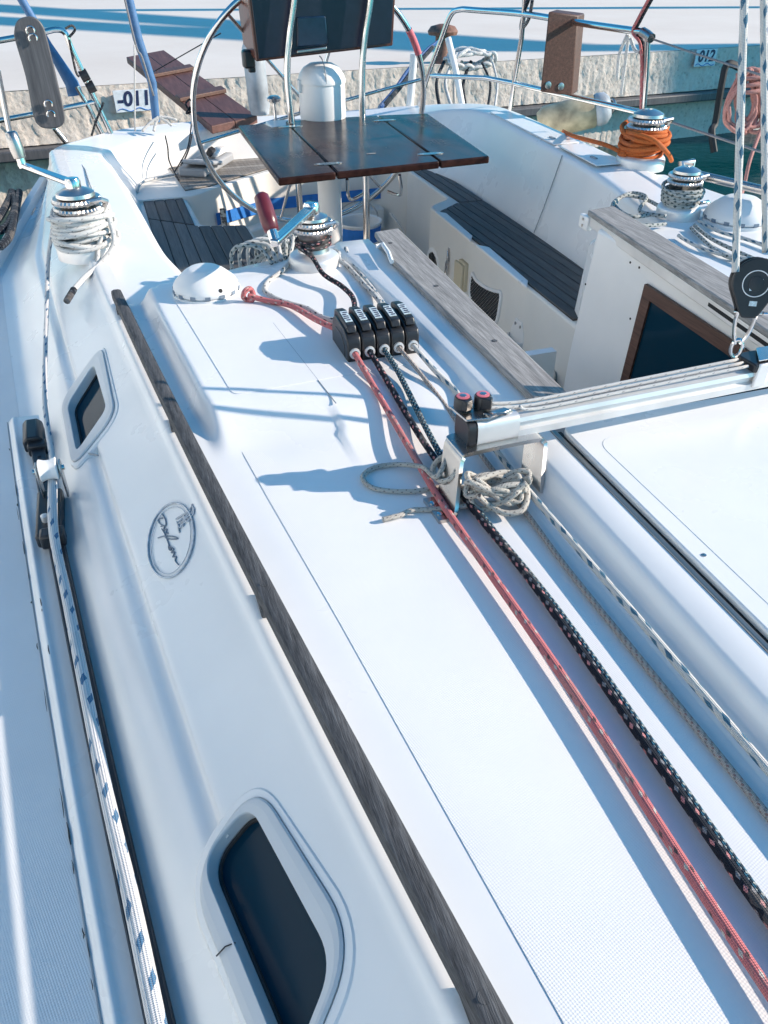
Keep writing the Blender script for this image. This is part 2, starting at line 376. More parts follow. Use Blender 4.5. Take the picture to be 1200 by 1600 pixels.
def cs(u, y):
    s = max(.12, min(1, (xr(y) - lerp(DECK_EDGE, y) - .06) / .28)); return .035 + (u - .035) * s if u > .035 else u
PROF2 = []
for (u0, z0), (u1, z1) in zip(PROF, PROF[1:]):
    n_ = max(1, int((u1 - u0) / .007)); PROF2 += [(u0 + (u1 - u0) * k / n_, z0 + (z1 - z0) * k / n_) for k in range(n_)]
PROF2.append(PROF[-1])
m = MB(); m.grid([[V(xr(y) - cs(u, y), y, z * (1 - .3 * sst(2.6, 3.9, y))) for u, z in PROF2] for y in [-.9 + .01 * i for i in range(270)] + [1.8 + .04 * i for i in range(50)]])
cabin_side = obj('cabin_side', m, 'gelcoat', boat, smooth=60)
def inside(p, poly):
    c = False
    for a, b in zip(poly, poly[1:] + poly[:1]):
        if (a[1] > p[1]) != (b[1] > p[1]) and p[0] < (b[0] - a[0]) * (p[1] - a[1]) / (b[1] - a[1]) + a[0]: c = not c
    return c
# coachroof top with a moulded plinth under the winches
CREST = [(1.20, .10), (1.263, .096), (1.327, .087), (1.698, .053), (1.882, .037), (1.95, .035)]
def roofz(x, y):
    xl = lerp(CREST, y) if y > 1.2 else .10
    side = sst(xl - .030, xl + .003, x)
    front = sst(1.14, 1.30 - .06 * sst(.1, .35, x), y) if x < .3 else sst(1.02, 1.26, y)
    f = front * (1 - sst(.12, .42, x)) + sst(1.02, 1.26, y) * sst(.12, .42, x)
    return .034 * side * f
m = MB(); rows = []
ys = [-.9, -.5, -.2, 0, .3, .6, .9, 1.0] + [1.02 + .012 * i for i in range(70)] + [1.87, 1.89, 1.905]
for y in ys:
    row = []; x0 = xr(y) + .019; xe = .60
    for i in range(70):
        t = i / 69; x = x0 + (xe - x0) * (t ** 1.25); row.append(V(x, y, roofz(x, y)))
    rows.append(row)
# rounded aft edge dropping to the cockpit seat
for dy, dz in ((.012, -.002), (.022, -.007), (.03, -.016), (.034, -.03), (.045, -.2), (.05, -.32)):
    rows.append([V(p.x, 1.905 + .17 * (max(0, p.x - .05) / .5) * (1 if dz < -.001 else 0) + dy, p.z + dz) for p in rows[len(ys) - 1]])
m.grid(rows); obj('coachroof', m, 'gelcoat', boat, smooth=50)
# slab between the straight aft row and the slanted edge
m = MB().prism([(.04, 1.9, .0335), (.60, 1.9, .0335), (.60, 2.09, .0335), (.36, 2.0, .0335), (.05, 1.935, .0335)], (0, 0, -.3)); obj('roof_aft_edge', m, 'gelcoat', boat, bevel=.012, seg=4)
# non-slip panels
def panel(name, poly, z, t=.003, rad=.03, m_='nonskid', zf=None):
    c = rquad([(p[0], p[1]) for p in poly], rad, 5); mb = MB(); mb.prism([V(p.x, p.y, z) for p in c], (0, 0, t)); return obj(name, mb, m_, boat, bevel=.0015, seg=1)
L = [PZ(355, 676), PZ(440, 820), PZ(600, 1100), PZ(880, 1600)]
panel('nonskid_panel', [(.54, 1.10), (.12, 1.19), (L[0].x + .012, 1.17), (.139, 1.0), (.172, .70), (.222, .19), (.222, -.8), (.54, -.8)], -.0006, .0014, [.01, .03, .015, .01, .01, .01, .01, .01])
panel('nonskid_panel', [(.50, 1.32), (.137, 1.30), (.098, 1.68), (.085, 1.80), (.12, 1.88), (.50, 1.88)], .034, .0012, .02)
obj('panel_seam', MB().tube([PZ(427, 505, .0343), PZ(525, 630, .0343)], .0012, 5), 'seam', boat)
# hatch coaming, garage ledge, sliding hatch lid
m = MB(); HP = [(.530, 0), (.545, .003), (.556, .010), (.564, .022), (.570, .036), (.576, .045), (.584, .05), (.6285, .05), (.630, .0)]
def hrow(y, dx=0, dz=0): return [V(x + dx, y, z * .83) for x, z in HP]
m.grid([hrow(-.36), hrow(.5), hrow(.9), hrow(1.0), hrow(1.06)]); obj('hatch_coaming', m, 'gelcoat', boat, smooth=60)
m = MB(); HC = [(.535, .03), (.553, .032), (.560, .036), (.566, .046), (.574, .05), (.640, .05), (.646, .0), (.648, -.35)]
def crow(y, d=0, k=1): return [V(x + (d if x < .6 else 0), y, z * k if z > 0 else z) for x, z in HC]
m.grid([crow(1.05, .012), crow(1.25, .010), crow(1.6, 0), crow(2.0, -.025), crow(2.055, -.02), [V(x + (.012 if x < .6 else 0), 2.075, z - .012) for x, z in HC], [V(x, 2.085, min(z, -.1)) for x, z in HC]])
obj('companionway_coaming', m, 'gelcoat', boat, smooth=55)
obj('slide_rail', MB().box((.6335, .32, .036), (.009, 1.34, .016)), 'brass_rail', boat, bevel=.002)
gl = []
for k in range(60): yk = -.5 + 1.42 * k / 59; gl.append(V(.5445 + .0012 * math.sin(k * 1.7) + .001 * math.sin(k * .6), yk, .0042))
obj('grime_line', MB().tube(gl, [.0006 + .0009 * abs(math.sin(k * .9)) for k in range(60)], 5), 'seam', boat)
obj('slide_gap', MB().box((.6435, .32, .036), (.012, 1.33, .004)), 'caulk', boat)
obj('hatch_front', MB().box((.95, -.352, .018), (.74, .02, .044)), 'gelcoat', boat, bevel=.005)
obj('roof_front', MB().prism([(.55, -1.2, -.001), (1.36, -1.2, -.001), (1.36, -.34, -.001), (.55, -.34, -.001)], (0, 0, -.03)), 'gelcoat', boat)
obj('roof_front', MB().prism([(.12, -1.2, -.002), (.56, -1.2, -.002), (.56, -.88, -.002), (.12, -.88, -.002)], (0, 0, -.03)), 'gelcoat', boat)
lid = obj('hatch_lid', MB().prism([V(p.x, p.y, .032) for p in rquad([(.647, -.34), (1.30, -.34), (1.30, .99), (.647, .99)], .03)], (0, 0, .016)), 'gelcoat', boat, bevel=.004, seg=3)
obj('lid_panel', MB().prism([V(p.x, p.y, .0474) for p in rquad([(.680, -.28), (1.26, -.28), (1.26, .93), (.680, .93)], .04)], (0, 0, .0012)), 'gelcoat', lid, bevel=.0015)
obj('lid_pad', MB().prism([V(p.x, p.y, .0482) for p in rquad([(.83, -.2), (1.2, -.2), (1.2, .66), (.83, .66)], .05)], (0, 0, .0013)), 'gelcoat', lid, bevel=.0008)
for y in (.62, .2): obj('screw', MB().lathe([(.0035, 0), (.0035, .001), (.001, .0015)], 10, Matrix.Translation((.664, y, .048))), 'steel', lid)
# companionway: teak cover boards, right hand wall with its framed window
tb = [PZ(585, 372, .05), PZ(612, 415, .05), V(.632, 1.06, .05), V(.700, 1.06, .05), PZ(640, 383, .05), PZ(622, 366, .05)]
obj('cover_board', MB().prism([V(p.x, p.y, .0515) for p in tb], (0, 0, .016)), 'teak_board', boat, bevel=.004, seg=3)
m = MB(); m.tube([PZ(588, 385, .07), PZ(598, 382, .073), PZ(607, 395, .073), PZ(612, 409, .07)], .006, 8); obj('rope_clip', m, 'white_plastic', boat)
for yy in (1.95, 1.62, 1.3): obj('wood_plug', MB().lathe([(.006, 0), (.006, .0008)], 12, Matrix.Translation((.668, yy, .0675))), 'teak_rail', boat)
XW = 1.30
wl = obj('companionway_wall', MB().prism([(XW, .6, .045), (XW, 1.955, .045), (XW, 2.0, -.34), (XW, 2.02, -.72), (XW, .6, -.72)], (.035, 0, 0)), 'gelcoat', boat, bevel=.012, seg=4)
obj('wall_edge', MB().prism([(1.335, 1.93, .02), (1.42, 2.17, -.06), (1.40, 2.19, -.5), (1.33, 2.03, -.7), (1.32, 1.95, -.5)], (.08, -.03, 0)), 'gelcoat', boat, bevel=.02, seg=4)
rb = [PZ(925, 333, .055), V(1.19 + .02, 1.0, .055), V(1.335 + .02, 1.0, .055), PZ(972, 326, .055)]
rb = [V(1.318, 2.045, .055), V(1.205, 1.04, .055), V(1.30, .98, .055), V(1.415, 2.06, .055)]
obj('cover_board', MB().prism(rb, (0, 0, .016)), 'teak_board', boat, bevel=.004, seg=3)
# slide channel that hangs under the board
d = (rb[1] - rb[0]).normalized(); nrm = V(-d.y, d.x, 0) * -1
ch = MB(); a, b = rb[0] + V(.004, 0, 0), rb[1] + V(.004, 0, 0)
ch.prism([a, a + V(0, 0, -.028), b + V(0, 0, -.028), b], (.012, 0, 0)); obj('slide_channel', ch, 'aluminium', boat, bevel=.002)
obj('channel_groove', MB().prism([a + V(-.002, -.05, -.009), a + V(-.002, -.05, -.018), b + V(-.002, 0, -.018), b + V(-.002, 0, -.009)], (.004, 0, 0)), 'hole_dark', boat)
obj('channel_bracket', MB().box(rb[0] + V(.004, .008, -.022), (.018, .05, .04)), 'white_plastic', boat, bevel=.004)
for dz in (-.012, -.03): obj('screw', MB().lathe([(.004, 0), (.004, .002)], 10, Matrix.Translation(rb[0] + V(-.006, .008, dz)) @ Matrix.Rotation(R(-90), 4, 'Y')), 'steel', boat)
# filler so that the roof right of the wall meets the board
wf = [PX(1012, 443, XW - .003), PX(1200, 577, XW - .003), PX(1200, 760, XW - .003), PX(966, 625, XW - .003)]
c2 = [(wf[0].y, wf[0].z), (.9, -.045), (.9, -.42), (1.70, -.42)]
fw_ = [V(XW - .003, *p) for p in c2]; ctr = sum(fw_, V(0, 0, 0)) / 4
inn = [V(XW - .003, wf[0].y - .035, wf[0].z - .034), V(XW - .003, .93, -.079), V(XW - .003, .93, -.39), V(XW - .003, 1.665, -.39)]
m = MB(); o1 = [p + V(-.010, 0, 0) for p in fw_]; i1 = [p + V(-.010, 0, 0) for p in inn]; m.ring(o1, i1); m.ring(fw_, o1); m.ring(i1, [p + V(.012, 0, 0) for p in inn])
fr = obj('window_frame', m, 'mahogany_frame', wl, smooth=20)
obj('pane', MB().prism([p + V(-.004, 0, 0) for p in inn], (.004, 0, 0)), 'smoked_glass', fr, smooth=0)
for px, py in ((985, 410), (999, 418), (915, 444), (985, 498)):
    p = PX(px, py, XW); obj('screw_hole', MB().lathe([(.0035, 0), (.0035, .0012)], 8, Matrix.Translation(p) @ Matrix.Rotation(R(-90), 4, 'Y')), 'hole_dark', wl)
# right side of the roof and the coaming around the cockpit
m = MB().prism([(1.337, -1.2, 0), (2.02, -1.2, 0), (2.07, 1.0, 0), (2.04, 2.0, 0), (1.99, 2.60, 0), (1.80, 2.64, 0), (1.66, 2.25, 0), (1.62, 2.10, 0), (1.337, 2.02, 0)], (0, 0, -.32))
obj('roof_right', m, 'gelcoat', boat, bevel=.015, seg=4)
obj('roof_filler', MB().box((1.312, .32, .020), (.045, 1.36, .05)), 'gelcoat', boat, bevel=.006)
ST = [  # hull, deck edge, outer top, inner top, inner bottom
 ((-.10, 1.88, -.5), (-.10, 1.88, -.12), (-.054, 1.88, -.002), (.10, 1.90, -.003), (.12, 1.98, -.30)),
 ((-.12, 2.1, -.5), (-.12, 2.1, -.12), (-.081, 2.1, -.004), (.135, 2.12, -.018), (.16, 2.12, -.30)),
 ((-.16, 2.4, -.5), (-.16, 2.4, -.12), (-.115, 2.4, -.004), (.10, 2.4, -.028), (.14, 2.4, -.30)),
 ((-.20, 2.9, -.5), (-.20, 2.9, -.12), (-.157, 2.9, -.005), (.068, 2.85, -.03), (.12, 2.9, -.30)),
 ((-.22, 3.4, -.6), (-.22, 3.35, -.12), (-.190, 3.35, -.006), (.03, 3.3, -.03), (.11, 3.4, -.30)),
 ((-.40, 3.8, -1.3), (-.27, 3.7, -.13), (-.212, 3.72, -.010), (-.02, 3.68, -.032), (.10, 3.85, -.30)),
 ((-.40, 4.15, -1.3), (-.27, 4.1, -.14), (-.215, 4.08, -.055), (-.03, 3.98, -.06), (.11, 4.2, -.30)),
 ((-.2, 4.6, -1.3), (-.16, 4.52, -.16), (-.13, 4.45, -.10), (.04, 4.32, -.12), (.17, 4.42, -.30)),
 ((.15, 4.85, -1.3), (.12, 4.78, -.2), (.14, 4.70, -.10), (.24, 4.55, -.12), (.30, 4.58, -.30)),
 ((.7, 5.0, -1.3), (.7, 4.95, -.2), (.7, 4.86, -.11), (.68, 4.72, -.13), (.66, 4.68, -.30)),
 ((1.25, 5.0, -1.3), (1.25, 4.95, -.2), (1.25, 4.86, -.11), (1.24, 4.72, -.13), (1.22, 4.68, -.30)),
 ((1.85, 4.8, -1.3), (1.8, 4.75, -.2), (1.75, 4.68, -.07), (1.60, 4.55, -.10), (1.50, 4.50, -.30)),
 ((2.2, 4.35, -1.3), (2.06, 4.3, -.2), (1.94, 4.28, -.01), (1.75, 4.22, -.02), (1.60, 4.25, -.30)),
 ((2.3, 3.9, -1.3), (2.14, 3.9, -.2), (1.955, 3.9, .02), (1.81, 3.88, .02), (1.68, 3.85, -.30)),
 ((2.38, 3.3, -1.3), (2.18, 3.3, -.2), (1.935, 3.3, .02), (1.775, 3.3, .02), (1.67, 3.3, -.30)),
 ((2.42, 2.75, -1.3), (2.18, 2.7, -.2), (1.915, 2.7, .012), (1.725, 2.7, .012), (1.645, 2.65, -.30)),
 ((2.46, 2.3, -1.3), (2.2, 2.3, -.2), (1.96, 2.3, -.003), (1.66, 2.3, -.003), (1.62, 2.3, -.30)),
 ((2.48, 2.0, -1.3), (2.2, 2.0, -.2), (1.98, 2.0, -.008), (1.60, 2.02, -.008), (1.585, 2.0, -.30))]
cols = [smooth([s[i] for s in ST], 9) for i in range(5)]
rows = []
for k in range(len(cols[0])):
    h, a, b, c, d = (cols[i][k] for i in range(5)); r = []
    r += [h, a.lerp(h, .02), a, a.lerp(b, .3), a.lerp(b, .93) + V(0, 0, .004), a.lerp(b, .985) + V(0, 0, .003), b.lerp(c, .03), b.lerp(c, .12), b.lerp(c, .5) + V(0, 0, .004), b.lerp(c, .88), b.lerp(c, .96) + V(0, 0, -.001), c.lerp(d, .03), c.lerp(d, .08), c.lerp(d, .5) + (c - d).cross(V(0, 0, 1)) * 0 + V(0, 0, -.012), c.lerp(d, .93), d, d + V(0, 0, -.03)]
    rows.append(r)
m = MB(); m.grid(rows); obj('cockpit_coaming', m, 'gelcoat', boat, smooth=75)
p = [PX(908, 263, 1.73), None]
q = cols; seam = []
for t in (0.02, .2, .4, .6, .8, .97):
    c_, d_ = V(1.748, 2.95, .014), V(1.655, 2.95, -.30); seam.append(c_.lerp(d_, t) + V(-.003, 0, .0035 - .012 * math.sin(t * math.pi) * .9))
obj('moulding_seam', MB().tube(seam, .0022, 5), 'seam', boat)
# coaming locker lids on the right, lit strip
for (y0, y1) in ((3.08, 3.82), (2.70, 3.04)):
    xa, xb = lambda y: 1.735 + (y - 2.7) * .065, lambda y: 1.895 + (y - 2.7) * .03
    lo = obj('locker_lid', MB().prism([V(xa(y0) + .012, y0, .021), V(xb(y0) - .012, y0, .021), V(xb(y1) - .012, y1, .024), V(xa(y1) + .012, y1, .024)], (0, 0, .006)), 'gelcoat', boat, bevel=.003)
    obj('latch', MB().box((xa(y0) + .06, y0 + .1, .029), (.012, .04, .006)), 'grey_plastic', lo, bevel=.001)
# coaming panel lines on the left quarter
obj('moulding_seam', MB().tube([PZ(122, 250, -.018), PZ(133, 265, -.012), PZ(141, 290, -.008), PZ(155, 320, -.006)], .0025, 5), 'seam', boat)
obj('drain_cap', MB().lathe([(.018, 0), (.018, .003), (.012, .004), (.012, .001)], 20, Matrix.Translation((-.30, 3.22, -.10)) @ Matrix.Rotation(R(-48), 4, 'Y')), 'seam', boat)
# side deck, genoa track plinth
m = MB(); rows = []
for y in YS:
    x = xr(y); ed = lerp(DECK_EDGE, y); dz = ZD + .05 * sst(2.6, 3.9, y)
    rows.append([V(x - cs(.285, y), y, dz + .0005), V(x - cs(.30, y), y, dz), V(ed + .03, y, dz), V(ed + .025, y, dz + .03), V(ed, y, dz + .03), V(ed - .01, y, dz - .02), V(ed - .15, y, -1.3)])
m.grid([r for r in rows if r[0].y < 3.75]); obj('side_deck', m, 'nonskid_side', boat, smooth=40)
m = MB(); PL = [(.230, -.1660), (.243, -.1625), (.284, -.1625), (.292, -.1615), (.296, -.1585), (.300, -.1595), (.304, -.164), (.309, -.1685), (.315, -.171)]
ysp = [-.9 + .05 * i for i in range(53)]; ysp = [y for y in ysp if y < 1.72] + [1.72]
m.grid([[V(xr(y) - u, y, z) for u, z in PL] for y in ysp] + [[V(xr(1.735) - .26 - (u - .26) * .9, 1.735, z - .006) for u, z in PL]]); obj('track_plinth', m, 'gelcoat', boat, smooth=60)
obj('sealant_line', MB().tube([V(xr(y) - .312, y, -.1688) for y in ysp], .0012, 4), 'seam', boat)
rs = random.Random(11); y = -.3; m = MB()
while y < 1.6:
    l_ = rs.uniform(.004, .05); u_ = rs.choice([.3115, .3125, .3135, .298, .3145]); rr = rs.uniform(.0005, .0013)
    m.tube([V(xr(y + l_ * k / 3) - u_ + rs.uniform(-.0006, .0006), y + l_ * k / 3, -.1672 if u_ > .305 else -.1592) for k in range(4)], [rr * .5, rr, rr * .8, rr * .3], 4); y += l_ + rs.expovariate(22)
o = obj('scuff_marks', m, 'rubber', boat); o['kind'] = 'stuff'
# ---- cockpit well: sole, seats, helm bench
obj('cockpit_sole', MB().box((.95, 3.3, -.735), (1.1, 3.0, .03)), 'gelcoat_cream', boat)
sL = [(.0, 2.0), (.53, 2.0), (.53, 3.50), (.335, 3.56), (.325, 4.05), (.0, 4.05)]
sR = [(1.345, 1.9), (1.66, 1.9), (1.70, 4.25), (1.545, 4.25), (1.535, 3.62), (1.40, 3.52)]
def seatbox(name, poly, rad=.03, z=-.304):
    return obj(name, MB().prism([V(p.x, p.y, z) for p in rquad(poly, rad)], (0, 0, -.44)), 'gelcoat_cream', boat, bevel=.012, seg=3)
seatL = seatbox('seat_moulding', sL); seatR = seatbox('seat_moulding', sR)
hb = [(.02, 4.0), (.36, 4.0), (.46, 4.10), (.80, 4.36), (1.45, 4.42), (1.62, 4.2), (1.66, 4.75), (.2, 4.75)]
helm = seatbox('helm_bench', hb, .04, -.29)
obj('blue_band', MB().grid([[V(.464, 4.085, z), V(.80, 4.348, z - .02), V(1.45, 4.408, z - .03)] for z in (-.405, -.465)]), 'blue_band', helm, smooth=0)
obj('lower_sill', MB().prism([V(.47, 4.02, -.53), V(.80, 4.28, -.53), V(1.45, 4.34, -.53), V(1.45, 4.5, -.53), (.4, 4.5, -.53)], (0, 0, -.12)), 'gelcoat_cream', helm, bevel=.01)
for x, y in ((.50, 4.10),): obj('strap', MB().box((x, y - .01, -.44), (.03, .015, .11)), 'rope_tan', helm, bevel=.003)
def clip(poly, ax, lo, hi):
    for s, lim in ((1, lo), (-1, -hi)):
        out = []
        for i in range(len(poly)):
            a, b = poly[i], poly[(i + 1) % len(poly)]; da, db = s * a[ax] - lim, s * b[ax] - lim
            if da >= 0: out.append(a)
            if da * db < 0: t = da / (da - db); out.append((a[0] + (b[0] - a[0]) * t, a[1] + (b[1] - a[1]) * t))
        poly = out
    return poly
def planks(poly, z, w, parent, m_='teak_plank', ax=0, gap=.005, t=.007):
    lo = min(p[ax] for p in poly); hi = max(p[ax] for p in poly)
    obj('caulking', MB().prism([V(*p, z) for p in poly], (0, 0, t * .55)), 'caulk', parent)
    a = lo
    while a < hi - .01:
        c = clip(poly, ax, a + gap / 2, min(hi, a + w) - gap / 2)
        if len(c) > 2: obj('plank', MB().prism([V(*p, z + .001) for p in c], (0, 0, t)), m_, parent, bevel=.0012, seg=1)
        a += w
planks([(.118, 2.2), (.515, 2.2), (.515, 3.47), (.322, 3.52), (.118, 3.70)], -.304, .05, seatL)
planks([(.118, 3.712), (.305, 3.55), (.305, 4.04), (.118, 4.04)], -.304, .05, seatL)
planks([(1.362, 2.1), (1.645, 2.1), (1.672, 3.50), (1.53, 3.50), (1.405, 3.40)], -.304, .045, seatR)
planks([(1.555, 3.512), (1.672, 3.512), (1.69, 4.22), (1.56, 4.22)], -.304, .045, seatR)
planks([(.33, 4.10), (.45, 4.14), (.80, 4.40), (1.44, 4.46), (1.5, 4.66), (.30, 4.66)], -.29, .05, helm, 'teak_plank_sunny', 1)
# lit seat edge trims on the right seat
for a, b in (((1.385, 2.95), (1.398, 3.40)), ((1.366, 2.40), (1.382, 2.90))):
    obj('seat_trim', MB().prism([V(a[0] - .022, a[1], -.3035), V(a[0] + .012, a[1] + .06, -.3035), V(b[0] + .02, b[1] - .05, -.3035), V(b[0] - .018, b[1], -.3035)], (0, 0, .012)), 'gelcoat', seatR, bevel=.004)
obj('step_box', MB().prism([(.9, 1.5, -.52), (1.30, 1.5, -.52), (1.30, 2.08, -.52), (1.02, 2.12, -.52), (.9, 2.0, -.52)], (0, 0, -.2)), 'grey_plastic', boat, bevel=.01)
obj('step_slot', MB().box((1.19, 2.10, -.519), (.12, .03, .006)), 'hole_dark', boat)
obj('step_riser', MB().box((1.1, 2.2, -.60), (.5, .15, .2)), 'gelcoat_cream', boat, bevel=.015)
# hull beyond the bow side of the picture keeps light out of the well
obj('cabin_bulkhead', MB().box((.9, 1.88, -.5), (.54, .03, .44)), 'gelcoat', boat)

# ---- handrail on the left: one long weathered timber, held by feet
m = MB(); rows = []
HR = [(-.0125, 0.020), (-.0125, .034), (-.0108, .0395), (-.006, .0415), (.006, .0415), (.0108, .0395), (.0125, .034), (.0125, .020), (.0105, .0175), (-.0105, .0175)]
yy = [-.8 + .03 * i for i in range(91)]; yy = [y for y in yy if y < 1.905] + [1.905]
for y in yy: rows.append([V(xr(y) - .002 + x, y, z) for x, z in HR])
e = rows[-1]; c = sum(e, V(0, 0, 0)) / len(e); rows.append([c + (p - c) * .8 + V(0, .008, 0) for p in e]); rows = [[c * 1 for c in r] for r in rows]
m.grid(rows, True); m.add(rows[-1], [tuple(range(10))]); hr = obj('handrail', m, 'teak_rail', boat, smooth=45)
hr['label'] = 'weathered grey teak handrail along the left edge of the cabin roof'
for y in (-.3, .22, .76, 1.28, 1.87):
    obj('rail_foot', MB().box((xr(y) - .002, y, .0095), (.022, .045, .017)), 'teak_rail', hr, bevel=.002)
for y in (.22, .76, 1.28): obj('wood_plug', MB().lathe([(.006, 0), (.006, .0006)], 12, Matrix.Translation((xr(y) - .002, y, .0413))), 'teak_rail', hr)

# ---- portlights in the cabin side
PN = V(-(.0805 - .014), 0, .135 - .034); PN.normalize()          # normal of the upper slope, leaning out to the left
def yaw_at(y): return math.atan2(xr(y + .1) - xr(y - .1), .2)
def portlight(outer, inner, ymid, oi=(.02,) * 4, ir=(.012,) * 4, h=.006, dp=.016):
    n = (Matrix.Rotation(-yaw_at(ymid), 3, 'Z') @ PN).normalized(); base = V(xr(ymid) - .034, ymid, -.014)
    t1 = n.cross(V(0, 1, 0)).normalized(); t2 = n.cross(t1)
    def to2(p, hh): q = PP(p[0], p[1], base + n * hh, n) - base; return (q.dot(t1), q.dot(t2))
    def at(p, hh): return base + t1 * p[0] + t2 * p[1] + n * hh
    oc = rquad([to2(p, h) for p in outer], oi, 8); ic = rquad([to2(p, h) for p in inner], ir, 8)
    cen = sum((Vector(p) for p in oc), Vector((0, 0))) / len(oc)
    sc = lambda pts, k: [cen + (Vector(p) - cen).normalized() * ((Vector(p) - cen).length + k) for p in pts]
    ho = [Vector(a).lerp(Vector(b), .55) for a, b in zip(oc, ic)]; bm = bmesh.new(); bm.from_mesh(cabin_side.data)
    kill = [f for f in bm.faces if abs((f.calc_center_median() - base).dot(n)) < .05 and inside(((f.calc_center_median() - base).dot(t1), (f.calc_center_median() - base).dot(t2)), ho)]
    bmesh.ops.delete(bm, geom=kill, context='FACES'); bm.to_mesh(cabin_side.data); bm.free()
    m = MB(); lv = [[at(p, -.03) for p in sc(oc, .016)], [at(p, -.002) for p in sc(oc, .015)], [at(p, .0015) for p in sc(oc, .010)], [at(p, .002) for p in sc(oc, .001)]]
    for a, b in zip(lv, lv[1:]): m.ring(a, b)
    root = obj('portlight', m, 'gelcoat', boat, smooth=50)
    m = MB(); mid = [Vector(a).lerp(Vector(b), .5) for a, b in zip(oc, ic)]
    lv = [[at(p, .002) for p in oc], [at(p, h - .002) for p in oc], [at(p, h) for p in sc(oc, -.003)], [at(Vector(a).lerp(Vector(b), .45), h + .0006) for a, b in zip(oc, ic)], [at(p, h) for p in sc(ic, .001)], [at(p, h - .002) for p in ic], [at(p, -dp) for p in ic]]
    for a, b in zip(lv, lv[1:]): m.ring(a, b)
    obj('frame', m, 'painted_frame', root, smooth=50)
    g = MB(); g.add([at(p, -dp + .001) for p in sc(ic, .004)], [tuple(range(len(ic)))]); obj('pane', g, 'smoked_glass', root, smooth=0)
    obj('gasket', MB().tube([at(p, -dp + .002) for p in sc(ic, -.003)], .0026, 6, closed=True), 'rubber', root)
    return root
p1 = portlight([(398, 1218), (292, 1372), (440, 1745), (556, 1560 - 90)], [(388, 1255), (313, 1345), (450, 1680), (520, 1480 + 22)], .42, (.05, .06, .05, .055), (.028, .034, .03, .03))
n1 = (Matrix.Rotation(-yaw_at(.42), 3, 'Z') @ PN).normalized(); base1 = V(xr(.42) - .034, .42, -.014)
p1['label'] = 'large dark portlight at the bottom of the picture'
p2 = portlight([(158, 538), (93, 628), (112, 730), (180, 645)], [(146, 568), (105, 632), (119, 706), (166, 638)], 1.42, (.042, .046, .04, .046), (.022, .024, .02, .022))
p2['label'] = 'small dark portlight further aft in the cabin side'
# ---- oval maker's emblem moulded into the cabin side
n = (Matrix.Rotation(-yaw_at(.95), 3, 'Z') @ PN).normalized(); base = V(xr(.95) - .034, .95, -.014)
def EM(px, py, h=.0015): return PP(px, py, base, n) + n * h
def ell(cx, cy, a, b, ang, k, N_=48): return [(cx + a * math.cos(t) * math.cos(ang) - b * math.sin(t) * math.sin(ang), cy + a * math.cos(t) * math.sin(ang) + b * math.sin(t) * math.cos(ang)) for t in [2 * math.pi * i / N_ for i in range(N_)]]
em = obj('emblem', MB().tube([EM(*p) for p in ell(268, 845, 59, 35, R(100), 0)], .0017, 6, closed=True), 'emblem_grey', boat, smooth=180)
em['label'] = 'grey oval emblem with a handwritten signature'
obj('inner_ring', MB().tube([EM(*p) for p in ell(268, 845, 53, 30, R(100), 0)], .0007, 5, closed=True), 'emblem_grey', em)
def stroke(pts, r=.0011, nm='signature_stroke', m_='emblem_ink'):
    obj(nm, MB().tube([EM(p.x, p.y, .0012) for p in smooth([(x, y, 0) for x, y in pts], 6)], r, 5), m_, em, smooth=180)
Z8 = lambda pts: [(x / 2.667, 480 + y / 2.667) for x, y in pts]
stroke(Z8([(676, 862), (690, 885), (692, 912), (668, 903), (662, 885), (680, 880)]))
stroke(Z8([(672, 915), (688, 912), (684, 930), (697, 926), (694, 944), (704, 942)]))
stroke(Z8([(660, 963), (690, 955), (730, 958), (742, 966), (715, 968), (690, 962)]))
stroke(Z8([(676, 925), (690, 950), (705, 990), (716, 1012), (706, 1010), (704, 985)]))
stroke(Z8([(712, 1000), (726, 1010), (716, 1025), (730, 1022), (722, 1042), (736, 1040), (732, 1058), (746, 1075)]))
for pts in ([(735, 885), (760, 870), (790, 850), (806, 822)], [(742, 905), (768, 890), (800, 860), (815, 838)], [(750, 940), (745, 905), (762, 880)], [(765, 915), (775, 880), (798, 845)], [(738, 895), (752, 920), (770, 900), (785, 890)], [(770, 870), (780, 895), (800, 875), (812, 850), (800, 825)]):
    stroke(Z8(pts), .0016, 'crest_stroke', 'emblem_grey')
obj('drain_slot', MB().tube([PP(139, 709, base, n) + n * .001, PP(154, 712, base, n) + n * .001], .002, 6), 'seam', boat)

